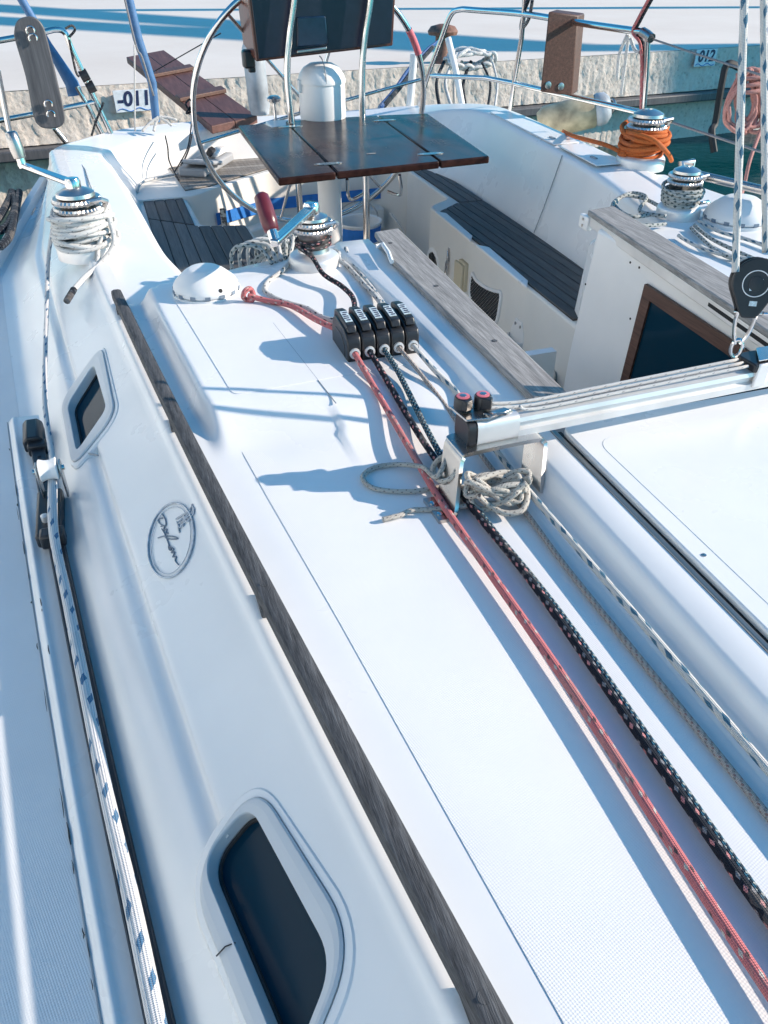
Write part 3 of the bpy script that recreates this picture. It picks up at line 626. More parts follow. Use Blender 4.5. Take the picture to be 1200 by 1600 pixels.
# ================================================================== DECK GEAR
def T(p): return Matrix.Translation(Vector(p))
def winch(p, r, h, label, metal_='worn_chrome'):
    t = thing('winch', label, 'winch', p, 'winches'); M = T(p)
    obj('base', MB().lathe([(r, 0), (r, h * .16), (r * .97, h * .2), (r * .9, h * .235), (r * .72, h * .26), (r * .62, h * .30)], 40, M), 'aluminium', t, smooth=35)
    obj('drum', MB().lathe([(r * .62, h * .29), (r * .57, h * .40), (r * .55, h * .52), (r * .60, h * .62), (r * .68, h * .66), (r * .70, h * .68)], 40, M), metal_, t, smooth=40)
    m = MB(); seg = 72
    for (z0, z1, fl) in ((.68, .74, 0), (.79, .86, 1)):
        vs = []; fs = []
        for lv, (rr, zz) in enumerate(((.52, z0), (.78, z0), (.80, (z0 + z1) / 2), (.76, z1), (.5, z1))):
            for k in range(seg): a = 2 * math.pi * k / seg; q = rr * r * (1 - (.05 if (k % 2 and 0 < lv < 4) else 0)); vs.append(M @ V(q * math.cos(a), q * math.sin(a), zz * h))
        for i in range(4):
            for k in range(seg): k2 = (k + 1) % seg; fs.append((i * seg + k, i * seg + k2, i * seg + seg + k2, i * seg + seg + k))
        m.add(vs, fs)
    obj('self_tailing_jaws', m, metal_, t, smooth=25)
    obj('jaw_groove', MB().lathe([(r * .55, h * .73), (r * .55, h * .80)], 32, M, False), 'black_plastic', t)
    obj('cap', MB().lathe([(r * .5, h * .85), (r * .62, h * .88), (r * .60, h * .93), (r * .42, h * .97), (r * .22, h * 1.0), (r * .16, h * 1.0), (r * .15, h * .97)], 36, M), metal_, t, smooth=40)
    obj('feeder_arm', MB().tube([p + V(r * .3, -r * .6, h * .84), p + V(r * .75, -r * .55, h * .86), p + V(r * .92, -r * .3, h * .80), p + V(r * .80, -r * .2, h * .70)], r * .08, 8), metal_, t)
    return t
def wrap(p, r0, r1, z0, z1, turns, rr, layers=1, jit=.15, prof=None):
    out = []; N_ = int(turns * 26)
    for i in range(N_ * layers):
        a = 2 * math.pi * i / 26; k = (i % N_) / N_; up = (i // N_) % 2 == 0; kk = k if up else 1 - k
        rad = (r0 + (r1 - r0) * kk) + (i // N_) * rr * 1.5 + rr * jit * math.sin(i * .37) + rr * jit * math.sin(i * .11 + 1)
        out.append(Vector(p) + V(rad * math.cos(a), rad * math.sin(a), z0 + (z1 - z0) * kk + rr * jit * 2 * math.sin(a * 1.03 + i * .02)))
    return out
def winch_handle(hub, end, grip_top, label, gm):
    t = thing('winch_crank', label, 'winch crank', hub); d = (end - hub).normalized(); s = d.cross(V(0, 0, 1)).normalized()
    m = MB(); m.prism([hub + s * .016 - d * .015, end + s * .011 + d * .012, end - s * .011 + d * .012, hub - s * .016 - d * .015], V(0, 0, .013)); obj('arm', m, 'chrome', t, bevel=.004, seg=3)
    obj('hub', MB().lathe([(.02, -.012), (.021, .012), (.017, .02), (.006, .021)], 24, T(hub)), 'chrome', t)
    g = grip_top - end; obj('spindle', MB().tube([end, end + g * .3], .012, 14), 'chrome', t)
    obj('grip', MB().tube([end + g * k for k in (.26, .28, .5, .75, .95, 1)], [.012, .0165, .019, .0185, .0165, .011], 18), gm, t, smooth=60)
PW = V(.457, 1.945, .0315)
winch(PW, .066, .135, 'bare chrome winch on the cabin roof beside the rope clutches')
winch_handle(PW + V(0, 0, .139), V(.315, 1.70, .175), V(.305, 1.78, .262), 'winch handle with maroon grip fitted on the cabin roof winch', 'maroon')
PL_ = V(-.105, 2.36, -.012)
winch(PL_, .084, .185, 'winch wound with white rope on the left coaming')
wp = wrap(PL_, .062, .066, .030, .125, 10, .0068, 1, .6) + wrap(PL_, .074, .078, .125, .035, 8, .0068, 1, .8) + wrap(PL_, .084, .080, .04, .115, 5, .0068, 1, 1.0)
wp += [PL_ + V(.03, -.075, .04), PL_ + V(.02, -.11, -.0), PL_ + V(.0, -.15, .002), PL_ + V(-.02, -.2, .0)]
rope_obj('winch_rope', wp, .0065, 'rope_white', 'white rope wound many turns around the left coaming winch', raw=True, seg=8)
obj_ = tag(obj('rope_tail', MB().tube(smooth([PL_ + V(.075, -.05, .11), PL_ + V(.075, -.075, .05), PL_ + V(.03, -.115, .01), PL_ + V(-.015, -.20, .005), PL_ + V(-.05, -.27, -.005)], 8), .007, 8), 'rope_white', smooth=180), 'short white rope tail hanging off the left coaming winch', 'rope')
tag(obj('rope_end', MB().tube([PL_ + V(-.045, -.26, -.003), PL_ + V(-.065, -.315, -.012)], .0085, 8), 'rope_dark', smooth=60), 'dark whipped rope end lying on the left coaming', 'rope')
winch_handle(PL_ + V(0, 0, .188), PZ(37, 262, .19), PY(16, 205, PZ(37, 262, .19).y + .01), 'chrome winch handle on the rope-wound winch of the left coaming', 'steel')
PR_ = PZ(1012, 268, 0) + V(0, .06, 0)
winch(PR_, .092, .205, 'winch wound with orange rope on the right coaming')
wo = wrap(PR_, .070, .074, .045, .135, 6, .0088, 1, .5) + wrap(PR_, .088, .082, .138, .052, 4.6, .0088, 1, .9)
rope_obj('winch_rope', wo, .0085, 'rope_orange', 'orange rope wound around the right coaming winch', raw=True, seg=8)
rope_obj('rope_turn', [PR_ + V(-.09, -.01, .135), PR_ + V(-.03, -.095, .12), PR_ + V(.04, -.105, .07), PR_ + V(.09, -.07, .035)], .0085, 'rope_orange', 'single orange rope turn slanting across the front of the orange winch coil')
rope_obj('sheet', [PR_ + V(-.085, .02, .06), PZ(945, 226, .07), PZ(897, 213, .06), PZ(880, 205, -.02)], .008, 'rope_orange', 'taut orange line leading from the right winch to the stern')
PS = PZ(1058, 338, 0)
winch(PS, .068, .15, 'smaller winch wound with green flecked rope on the right side of the roof')
ws = wrap(PS, .05, .054, .04, .085, 5, .006, 1, .4) + wrap(PS, .062, .055, .09, .05, 4, .006, 1, .6)
rope_obj('winch_rope', ws, .006, 'rope_grey_green', 'green flecked rope wound around the smaller right winch', raw=True, seg=8)
for i, pts in enumerate(([(1020, 335), (985, 338), (962, 322), (975, 306), (1005, 310), (1030, 322)], [(1040, 350), (1000, 352), (968, 340), (958, 318), (985, 302), (1010, 308), (1000, 330), (1040, 338)])):
    rope_obj('sheet', [PZ(x, y, .012 + .01 * (k % 2)) for k, (x, y) in enumerate(pts)], .006, 'rope_grey_green', ['inner', 'outer'][i] + ' loop of green flecked rope left of the smaller right winch')
for i, pts in enumerate(([(1085, 352), (1110, 372), (1150, 392), (1215, 420)], [(1080, 356), (1105, 380), (1130, 398), (1215, 432)], [(1060, 368), (1090, 385), (1140, 400), (1215, 409)], [(1092, 345), (1125, 362), (1170, 375), (1215, 392)])):
    rope_obj('sheet', [PZ(x, y, .01) for x, y in pts], .0055, ['rope_grey_green', 'rope_teal'][i // 2], ['second', 'nearest but one', 'nearest', 'farthest'][i] + ' of four sheets running forward from the smaller right winch')
# ---- dome ventilators
def dome(p, r, h, label):
    t = thing('deck_ventilator', label, 'ventilator', p, 'dome ventilators'); M = T(p)
    obj('foot', MB().lathe([(r * 1.02, 0), (r * 1.02, h * .12), (r * .9, h * .16)], 40, M), 'white_plastic', t)
    obj('dome', MB().lathe([(r * .98, h * .17), (r, h * .22), (r * .985, h * .38), (r * .88, h * .58), (r * .62, h * .86), (r * .46, h * .98), (r * .40, h * 1.0), (r * .02, h * 1.015)], 48, M), 'white_plastic', t, smooth=35)
    for k in range(14):
        a = 2 * math.pi * (k + .3) / 14; obj('slot', MB().box(M @ V(r * .985 * math.cos(a), r * .985 * math.sin(a), h * .215), (.005, r * .16, h * .13), Matrix.Rotation(a, 3, 'Z')), 'emblem_ink', t)
    for k in (0, 2): a = R(-70 + 100 * k); obj('screw_hole', MB().lathe([(.005, 0), (.005, .003)], 10, M @ Matrix.Rotation(a, 4, 'Z') @ T((r * .93, 0, h * .42)) @ Matrix.Rotation(R(60), 4, 'Y')), 'hole_dark', t)
dome(PZ(330, 474, .0315) + V(.0, .07, 0), .078, .062, 'white dome ventilator on the cabin roof left of the winch')
dome(PZ(1163, 352, 0) + V(0, .04, 0), .10, .075, 'white dome ventilator at the right edge by the green water')
obj_ = tag(obj('deck_eye', MB().tube([PZ(1087, 323, .0), PZ(1092, 318, .03), PZ(1106, 315, .03), PZ(1111, 322, 0)], .006, 8), 'chrome', smooth=180), 'small chrome eye on deck beside the right dome ventilator', 'eye')
# ---- rope clutches
CF = PZ(546, 573, .0325); CE = PZ(652, 548, .0325); cy = (CF.y + CE.y) / 2; cw = (CE.x - CF.x) / 5
CX = [CF.x + cw * (i + .5) for i in range(5)]
ct = thing('rope_clutch_bank', 'bank of five black rope clutches on the cabin roof', 'rope clutch', (sum(CX) / 5, cy + .05, .0325))
names = [None] * 5
for i, x in enumerate(CX):
    lo = .0325; w = cw * .94
    pf = [(0, 0), (0, .040), (.006, .052), (.03, .062), (.09, .066), (.108, .058), (.120, .034), (.120, 0)]
    body = obj('clutch_body', MB().prism([V(x - w / 2, cy + a, lo + b) for a, b in pf], (w, 0, 0)), 'black_plastic', ct, bevel=.004, seg=3)
    obj('lever', MB().prism([V(x - w * .34, cy + a, lo + b) for a, b in [(.012, .058), (.02, .072), (.085, .078), (.112, .072), (.118, .05), (.110, .05), (.10, .064)]], (w * .68, 0, 0)), 'black_plastic', body, bevel=.003, seg=2)
    sr = Matrix.Rotation(R(5.3), 3, 'X'); obj('name_sticker', MB().box((x, cy + .055, lo + .0763), (w * .50, .045, .0012), sr), 'sticker', body)
    for k in range(5): obj('letter_mark', MB().box((x + random.uniform(-.002, .002), cy + .038 + k * .008, lo + .0775 + (k - 2) * .0007), (w * random.uniform(.22, .36), .003, .0008), sr), 'ink_navy', body)
    obj('rope_mouth', MB().lathe([(.011, 0), (.011, .004), (.007, .005), (.0065, .001)], 20, T((x, cy - .0005, lo + .021)) @ Matrix.Rotation(R(90), 4, 'X')), 'aluminium', body)
    obj('cheek_plate', MB().prism([V(x - w / 2 - .0012, cy + a, lo + b) for a, b in [(.02, .006), (.02, .03), (.045, .046), (.085, .046), (.105, .03), (.105, .006)]], (.0012 + w + .0012, 0, 0)), 'black_plastic', body, bevel=.001)
ZC = .0325 + .021
# ---- halyards leading forward
def lead(name, i, pts, r, m_, label): return rope_obj(name, [V(CX[i], cy + .004, ZC), V(CX[i] + (pts[0][0] - CX[i]) * .35, cy - .10, .043)] + [V(*p) for p in pts], r, m_, label, 14, 12)
lead('halyard', 0, [(.393, 1.0, .018), (.391, .85, .0135), (.397, .5, .0125), (.392, .16, .013), (.40, -.35, .02), (.62, -.66, .035), (.86, -.78, .05)], .0060, 'rope_red', 'red flecked halyard, leftmost of the lines running forward over the roof')
lead('halyard', 1, [(.424, 1.05, .020), (.430, .85, .015), (.439, .64, .0145), (.432, .2, .0145), (.44, -.33, .02), (.63, -.62, .035), (.87, -.75, .05)], .0058, 'rope_black', 'black and pink flecked halyard right beside the red one')
rope_obj('halyard', [V(CX[2], cy + .004, ZC), V(CX[2] - .002, cy - .10, .045), V(.440, 1.06, .022), V(.437, .92, .0095), V(.4405, .80, .0085), V(.4485, .60, .0085), V(.4415, .2, .0085), V(.45, -.32, .012), V(.64, -.6, .03), V(.88, -.73, .05)], .0054, 'rope_navy', 'navy and white speckled halyard pressed against the black one', 14, 12)
lead('control_line', 3, [(.509, 1.15, .018), (.508, .98, .010), (.507, .82, .008), (.503, .66, .0075), (.507, .29, .0075), (.505, -.30, .015), (.66, -.56, .03), (.89, -.71, .05)], .0042, 'rope_beige', 'thin beige control line between the dark halyards and the hatch coaming')
lead('control_line', 4, [(.54, 1.18, .030), (.530, .98, .021), (.529, .84, .020), (.532, .56, .0205), (.534, .33, .021), (.545, -.30, .02), (.68, -.54, .03), (.90, -.70, .05)], .0052, 'rope_teal', 'white line with teal flecks running along the foot of the hatch coaming')
rope_obj('rope_tail', [V(CX[2] - .002, cy + .004, ZC), V(CX[2] + .002, cy - .012, .050), V(CX[2] + .006, cy - .018, .036), V(CX[2] + .010, cy - .045, .034)], .0055, 'rope_white', 'short white rope stub hanging out of the middle clutch')
# tails behind the clutches
kn = PZ(388, 462, .05)
rope_obj('halyard_tail', [V(CX[0], cy + .115, .055), PZ(495, 500, .05), PZ(455, 478, .045), PZ(418, 470, .042), kn], .0065, 'rope_red', 'red halyard tail leaving the clutches towards the dome ventilator')
m = MB(); m.tube(smooth([kn + V(.012 * math.cos(a), .006 * math.sin(2 * a), .014 * math.sin(a) + .002) for a in [i * .9 for i in range(12)]], 5), .006, 8)
tag(obj('rope_knot', m, 'rope_red', smooth=180), 'red stopper knot beside the dome ventilator', 'knot')
rope_obj('halyard_tail', [V(CX[1], cy + .115, .06), PZ(553, 470, .06), PZ(535, 448, .052), PZ(505, 428, .06), PW + V(-.02, -.062, .045), PW + V(-.045, -.02, .06)], .006, 'rope_black', 'black and pink tail leading from the clutches to the roof winch')
rope_obj('winch_rope', wrap(PW, .042, .042, .052, .072, 2.0, .006, 1, .2), .006, 'rope_black', 'black and pink rope wound twice around the cabin roof winch', raw=True, seg=8)
rope_obj('halyard_tail', [V(CX[3], cy + .115, .06), PZ(595, 475, .05), PZ(570, 445, .042), PZ(545, 418, .04), PZ(530, 405, .05), PW + V(.07, .03, .02), PW + V(.03, .09, .012)], .006, 'rope_white_dark', 'white dark flecked tail passing right of the roof winch')
rope_obj('halyard_tail', [V(CX[4], cy + .115, .06), PZ(590, 462, .045), PZ(567, 432, .040), PZ(548, 408, .04), PW + V(.10, .05, .02)], .0055, 'rope_teal', 'white teal flecked tail beside the companionway coaming')
rope_obj('halyard_tail', [V(CX[2], cy + .115, .06), PZ(510, 498, .04), PZ(480, 482, .037), PZ(440, 470, .037), PZ(415, 456, .037), PZ(418, 441, .037), PZ(440, 424, .04), PW + V(-.06, .02, .01)], .0058, 'rope_white_dark', 'grey flecked tail looping left of the roof winch')
# bundle of sheets hanging over the aft roof edge
for i in range(5):
    p0 = PZ(378 + i * 13, 412 - i * 5, .03); rope_obj('sheet', [PZ(425 + i * 7, 412 - i * 3, .037), p0 + V(.05, 0, .035), p0 + V(0, .02, .04), p0 + V(-.02, .05, .0), p0 + V(-.01, .06, -.08), p0 + V(.03, .05, -.02), p0 + V(.09, .02, .03)], .0055, ['rope_grey_green', 'rope_white_dark', 'rope_white'][i % 3],
             ['leftmost', 'second', 'middle', 'fourth', 'rightmost'][i] + ' loop of pale flecked sheet in the bundle below the maroon grip', group='sheet bundle by the roof winch')
# ---- mainsheet traveller
tr = thing('mainsheet_traveller', 'aluminium mainsheet traveller beam bridging the hatch on steel brackets', 'traveller', (.5, .92, 0))
TA = V(.452, .957, .077); TB = V(1.75, .995, .077); td = (TB - TA).normalized(); tn = V(-td.y, td.x, 0)
def tp(a, b, c): return TA + td * a + tn * b + V(0, 0, c)
bp = [(-.024, 0), (-.024, .012), (-.018, .015), (-.018, .024), (-.024, .027), (-.022, .034), (-.008, .036), (-.008, .030), (.008, .030), (.008, .036), (.022, .034), (.024, .027), (.018, .024), (.018, .015), (.024, .012), (.024, 0)]
m = MB(); m.grid([[tp(.012, b, c) for b, c in bp], [tp(1.3, b, c) for b, c in bp]], True); obj('beam', m, 'aluminium', tr, smooth=20)
m = MB(); cp = rquad([(-.027, -.003), (.027, -.003), (.025, .040), (-.025, .040)], .012, 4)
m.prism([tp(-.004, p.x, p.y) for p in cp], td * .016); obj('end_cap', m, 'black_plastic', tr, bevel=.002)
m = MB(); m.grid([[tp(.012, p.x * 1.03, p.y + .001) for p in cp], [tp(.085, p.x * 1.03, p.y + .001) for p in cp]], True); obj('end_sleeve', m, 'aluminium', tr, smooth=40)
# cam cleats
pl = obj('cleat_plate', MB().prism([tp(-.012, .03, .042), tp(.05, .03, .042), tp(.075, -.012, .042), tp(.03, -.024, .042), tp(-.006, -.018, .042)], (0, 0, .004)), 'steel', tr, bevel=.001)
obj('plate_wedge', MB().box(tp(.02, .01, .04), (.05, .03, .008)), 'black_plastic', tr, bevel=.002)
for k, (a, b) in enumerate(((.004, .018), (.036, .013))):
    c = tp(a, b, .046); cl = obj('cam_cleat', MB().lathe([(.0135, 0), (.0145, .004), (.0135, .019), (.012, .021)], 20, T(c)), 'black_plastic', tr, smooth=40)
    obj('cap', MB().lathe([(.0105, 0), (.0105, .0014), (.007, .002)], 18, T(c + V(0, 0, .021))), 'cleat_pink', cl)
    obj('cap_bolt', MB().lathe([(.0055, 0), (.0055, .0022), (.003, .0026)], 12, T(c + V(0, 0, .021))), 'steel', cl)
    obj('cam_teeth', MB().box(c + V(.002, -.012, .012), (.016, .012, .018), Matrix.Rotation(.4 - k, 3, 'Z')), 'black_plastic', cl, bevel=.002)
    obj('rivet', MB().lathe([(.003, 0), (.003, .001), (.001, .0014)], 10, T(tp(.03 + .014 * k, -.008 - .006 * k, .046))), 'chrome', pl)
obj('fairlead', MB().tube([tp(.032, -.008, .046), tp(.036, -.026, .052), tp(.055, -.03, .052), tp(.072, -.018, .046)], .0025, 6), 'chrome', tr)
# steel bracket: flat bar bent into an arch
def bracket(pts, w, th=.005):
    m = MB(); P = smooth(pts, 5); rows = []
    for i, p in enumerate(P):
        t = (P[min(i + 1, len(P) - 1)] - P[max(i - 1, 0)]).normalized(); u = t.cross(tn).normalized()
        rows.append([p + tn * w / 2 + u * th / 2, p - tn * w / 2 + u * th / 2, p - tn * w / 2 - u * th / 2, p + tn * w / 2 - u * th / 2])
    m.grid(rows, True); m.add(rows[0], [(0, 1, 2, 3)]); m.add(rows[-1], [(0, 1, 2, 3)]); return m
obj('bracket', bracket([(.372, .885, .004), (.392, .885, .004), (.401, .888, .010), (.424, .930, .058), (.432, .940, .072), (.448, .947, .0745), (.560, .951, .0745), (.574, .948, .071), (.577, .944, .062), (.556, .905, .018), (.552, .898, .010)], .062, .007), 'steel', tr, smooth=50)
for x, y in ((.381, .90), (.381, .87)): obj('bolt', MB().lathe([(.005, 0), (.005, .002), (.002, .0035)], 12, T((x, y, .0065))), 'chrome', tr)
obj('bracket', bracket([(1.36, .985, .002), (1.38, .985, .004), (1.39, .985, .07), (1.41, .985, .0745), (1.55, .99, .0745)], .056), 'steel', tr, smooth=50)
# control lines along the beam
for k, (b, c, r) in enumerate(((.012, .0405, .0032), (-.001, .040, .0032), (-.014, .040, .003))):
    rope_obj('traveller_line', [tp(.04 if k < 2 else .09, b + .004, c + .008), tp(.12, b, c), tp(.3, b + .002, c), tp(.535, b, c + .004)], r, 'rope_white', ['far', 'middle', 'near'][k] + ' white control line stretched along the traveller beam', 6, 8)
# car
CA = .56
car = thing('traveller_car', 'traveller car with control blocks under the mainsheet block', 'traveller car', tp(CA, 0, .03))
obj('car_body', MB().prism([tp(CA - .02, -.026, .034), tp(CA + .16, -.026, .034), tp(CA + .16, .026, .034), tp(CA - .02, .026, .034)], (0, 0, .016)), 'black_plastic', car, bevel=.003)
obj('car_side', MB().prism([tp(CA - .015, -.028, .006), tp(CA + .012, -.028, .006), tp(CA + .014, -.028, .05), tp(CA - .012, -.028, .05)], tn * .006), 'aluminium', car, bevel=.002)
obj('top_plate', MB().prism([tp(CA - .01, -.02, .052), tp(CA + .09, -.02, .052), tp(CA + .10, .02, .052), tp(CA + .02, .022, .052)], (0, 0, .004)), 'chrome', car, bevel=.001)
for k in (0, 1): obj('sheave', MB().lathe([(.014, 0), (.016, .002), (.012, .005), (.016, .008), (.014, .010)], 24, T(tp(CA + .005, -.012 + .024 * k, .036))), 'black_plastic', car)
obj('lug', MB().prism([tp(CA + .105, -.012, .05), tp(CA + .135, -.012, .05), tp(CA + .13, -.012, .072), tp(CA + .11, -.012, .072)], tn * .024), 'steel', car, bevel=.003)
# ---- mainsheet block, shackle, falls
BC = PY(1178, 442, 1.0); SB = tp(CA + .012, 0, .058); SB = PY(1172, 562, .985)
blk = thing('mainsheet_block', 'black mainsheet block with white ring standing above the traveller', 'block', SB)
view = (EYE - BC).normalized(); ax = Matrix.Rotation(R(14), 3, 'Z') @ V(view.x, view.y, .25).normalized(); ux = ax.cross(V(0, 0, 1)).normalized(); uz = ux.cross(ax)
BM = Matrix.Translation(BC) @ Matrix((ux, uz, ax)).transposed().to_4x4()
def cheek(s): return [(.038 * math.cos(a), .038 * math.sin(a) + .003) for a in [R(-25 + 230 * k / 20) for k in range(21)]] + [(-.018, -.046), (-.011, -.056), (.011, -.056), (.018, -.046)]
for z in (-.016, .010): obj('cheek', MB().prism([BM @ V(x, y, z) for x, y in cheek(0)], BM.to_3x3() @ V(0, 0, .006)), 'black_plastic', blk, bevel=.002)
obj('sheave', MB().lathe([(.034, -.009), (.036, -.007), (.028, 0), (.036, .007), (.034, .009)], 36, BM), 'black_plastic', blk)
obj('ring_mark', MB().tube([BM @ V(.021 * math.cos(a), .021 * math.sin(a), .0162) for a in [2 * math.pi * k / 40 for k in range(40)]], .0009, 5, closed=True), 'white_plastic', blk)
obj('logo_mark', MB().prism([BM @ V(x, y, .016) for x, y in ((-.010, .008), (.002, .010), (.010, -.004), (.008, -.012), (.000, -.010), (-.006, -.002))], BM.to_3x3() @ V(0, 0, .0008)), 'sticker', blk)
obj('hub', MB().lathe([(.0125, .016), (.012, .018), (.004, .0185)], 24, BM @ T((.0, .0, -.0012))), 'black_plastic', blk)
obj('label_mark', MB().box(BM @ V(-.002, -.032, .0164), (.012, .0008, .008), BM.to_3x3() @ Matrix.Rotation(R(90), 3, 'X')), 'sticker', blk)
top = BM @ V(0, -.048, 0)
for s in (-1, 1):
    obj('shackle_leg', MB().tube(smooth([top + ux * .013 * s + V(0, 0, .006), top + ux * .015 * s + V(0, 0, -.014), top + ux * .011 * s + V(0, 0, -.04), top + ux * .004 * s + V(0, 0, -.058)], 5), .0034, 8), 'chrome', blk)
obj('shackle_pin', MB().tube([top + ux * .022, top - ux * .024], .0036, 10), 'chrome', blk)
obj('pin_head', MB().tube([top - ux * .024 + ax * .006, top - ux * .033 + ax * .004, top - ux * .033 - ax * .004, top - ux * .024 - ax * .006], .0025, 6), 'chrome', blk)
lowp = top + V(0, 0, -.066); obj('shackle_bow', MB().tube([lowp + ux * .009 * math.cos(a) + V(0, 0, .016 * math.sin(a)) for a in [2 * math.pi * k / 24 for k in range(24)]], .0034, 8, closed=True), 'chrome', blk)
def fall(px0, py0, y0, px1, py1, y1, r, m_, label, z=1.75):
    a = PY(px0, py0, y0); b = PY(px1, py1, y1); k = (z - a.z) / (b.z - a.z); return rope_obj('mainsheet', [a, a.lerp(b, .5), b, a.lerp(b, k)], r, m_, label, 16, 10)
fall(1149, 425, .995, 1163, 0, 1.13, .0062, 'rope_teal', 'left fall of the teal flecked mainsheet rising from the block')
fall(1196, 395, 1.03, 1193, 0, 1.17, .0058, 'rope_teal', 'right fall of the teal flecked mainsheet at the picture edge')
# mast and boom, above and behind the camera
ms = thing('mast', 'aluminium mast standing on the cabin roof', 'mast', (.97, -.82, 0))
obj('spar', MB().tube([(.97, -.82, 0), (.97, -.82, 6), (.97, -.82, 12)], [.075, .075, .06], 20), 'aluminium', ms); obj('collar', MB().lathe([(.13, 0), (.13, .02), (.09, .05)], 24, T((.97, -.82, 0))), 'aluminium', ms)
bo = thing('boom', 'aluminium boom overhead carrying the mainsheet', 'boom', (.97, 1.5, 1.75))
obj('spar', MB().tube([(.97, -.73, 1.72), (.97, 3.2, 1.80)], .06, 16), 'aluminium', bo); obj('sail_bundle', MB().tube([(.97, -.7, 1.88), (.97, 1.0, 1.87), (.97, 3.0, 1.88)], [.14, .11, .07], 14), 'sail_cloth', bo)
# ---- loose rope in the bracket
def strand(pts, r, m_, label, grp=None, n=8): return rope_obj('loose_line', pts, r, m_, label, n, 8, grp)
strand([PZ(700, 712, .055), PZ(682, 745, .035), PZ(660, 730, .022), PZ(620, 726, .008), PZ(585, 731, .006), PZ(567, 745, .006), PZ(585, 763, .006), PZ(640, 768, .006), PZ(700, 760, .010), PZ(740, 765, .02)], .0042, 'rope_tan', 'thin tan line looped out to the left of the traveller bracket')
strand([PZ(598, 812, .006), PZ(625, 805, .007), PZ(645, 797, .006), PZ(680, 796, .006), PZ(730, 790, .012)], .0042, 'rope_tan', 'frayed tan rope end lying left of the red halyard')
strand([PZ(716, 702, .07), PZ(712, 740, .05), PZ(690, 752, .03), PZ(676, 735, .03), PZ(690, 715, .045), PZ(730, 705, .06)], .0046, 'rope_tan', 'tan line hooked around the left leg of the traveller bracket')
c0 = PZ(776, 768, .03); rnd = random.Random(3)
m = MB()
pts = []
for k in range(9):
    a0 = rnd.uniform(-.45, .45); L1 = rnd.uniform(.032, .052); w_ = rnd.uniform(.010, .022); tz = rnd.uniform(-.012, .018)
    for j in range(14):
        a = 2 * math.pi * j / 14; q = V(L1 * math.cos(a), w_ * math.sin(a), tz + .012 * math.sin(a * 2 + k)); pts.append(c0 + Matrix.Rotation(a0 - .35, 3, 'Z') @ q)
m.tube(smooth(pts, 4), .0045, 8); tag(obj('rope_coil', m, 'rope_tan', smooth=180), 'tangled coil of tan line stuffed into the traveller bracket', 'rope')
strand([PZ(742, 752, .055), PZ(790, 738, .05), PZ(822, 760, .035), PZ(818, 795, .02), PZ(790, 802, .015), PZ(765, 790, .02), PZ(748, 775, .04)], .0048, 'rope_tan', 'large outer loop of the tan coil in front of the bracket')
# ---- genoa track, car and sheet on the left
xt = lambda y: xr(y) - .256
gt = thing('genoa_track', 'black genoa track on the shaded left side deck', 'track', (xt(.8), .8, -.1590))
ysg = [-.85 + .05 * i for i in range(51)]; ysg = [y for y in ysg if y < 1.63] + [1.63]
m = MB(); m.grid([[V(xt(y) + a, y, z) for a, z in ((-.014, -.1625), (-.014, -.1560), (-.011, -.1530), (-.011, -.1480), (-.014, -.1460), (-.012, -.1430), (.012, -.1430), (.014, -.1460), (.011, -.1480), (.011, -.1530), (.014, -.1560), (.014, -.1625))] for y in ysg], True)
obj('rail', m, 'track_black', gt, smooth=25)
for y in [.1 + .1 * i for i in range(15)]: obj('bolt', MB().lathe([(.004, 0), (.004, .0015), (.001, .002)], 10, T((xt(y), y, -.1430))), 'black_plastic', gt)
y = 1.60; obj('end_stop', MB().prism([V(xt(y) + a, y - .05, b) for a, b in ((-.021, -.1590), (-.021, -.1340), (-.012, -.1240), (.012, -.1240), (.021, -.1340), (.021, -.1590))], (-.004, .085, .0)), 'black_plastic', gt, bevel=.004, seg=3)
obj('stop_collar', MB().box((xt(1.54), 1.545, -.1470), (.038, .03, .026)), 'black_plastic', gt, bevel=.004)
gc = thing('genoa_car', 'black genoa lead car with upright sheave on the side deck track', 'fairlead', (xt(1.28), 1.28, -.1440))
yc = 1.27
obj('slider', MB().box((xt(yc), yc, -.1410), (.046, .15, .028)), 'black_plastic', gc, bevel=.006, seg=3)
obj('slider_end', MB().box((xt(yc - .06), yc - .075, -.1340), (.042, .03, .03)), 'black_plastic', gc, bevel=.005)
obj('pin', MB().lathe([(.007, 0), (.007, .012), (.004, .014)], 14, T((xt(yc) - .004, yc - .03, -.1270))), 'aluminium', gc)
sx = xt(yc) + .012; sc_ = V(sx, yc + .06, -.076); SM = T(sc_) @ Matrix.Rotation(R(90), 4, 'Y')
obj('sheave', MB().lathe([(.019, -.0165), (.0215, -.0145), (.0185, -.006), (.018, 0), (.0185, .006), (.0215, .0145), (.019, .0165)], 30, SM), 'white_plastic', gc, smooth=50)
for s in (-1, 1):
    m = MB(); m.prism([sc_ + V(s * .019, a, b) for a, b in ((-.012, -.06), (.010, -.06), (.016, .0), (.010, .014), (-.010, .014), (-.016, 0))], (s * .0035, 0, 0)); obj('side_strap', m, 'steel', gc, bevel=.001)
obj('axle', MB().tube([sc_ + V(-.028, 0, 0), sc_ + V(.028, 0, 0)], .005, 10), 'chrome', gc)
rope_obj('jib_sheet', [sc_ + V(0, .012, -.022), sc_ + V(.001, -.010, -.024), PZ(84, 832, -.100), PZ(108, 950, -.10), PZ(160, 1210, -.075), PZ(205, 1405, -.055), PZ(248, 1610, -.035), PZ(290, 1800, -.01)], .0082, 'rope_white_blue', 'thick white jib sheet with blue flecks running forward beside the track', 14, 12)
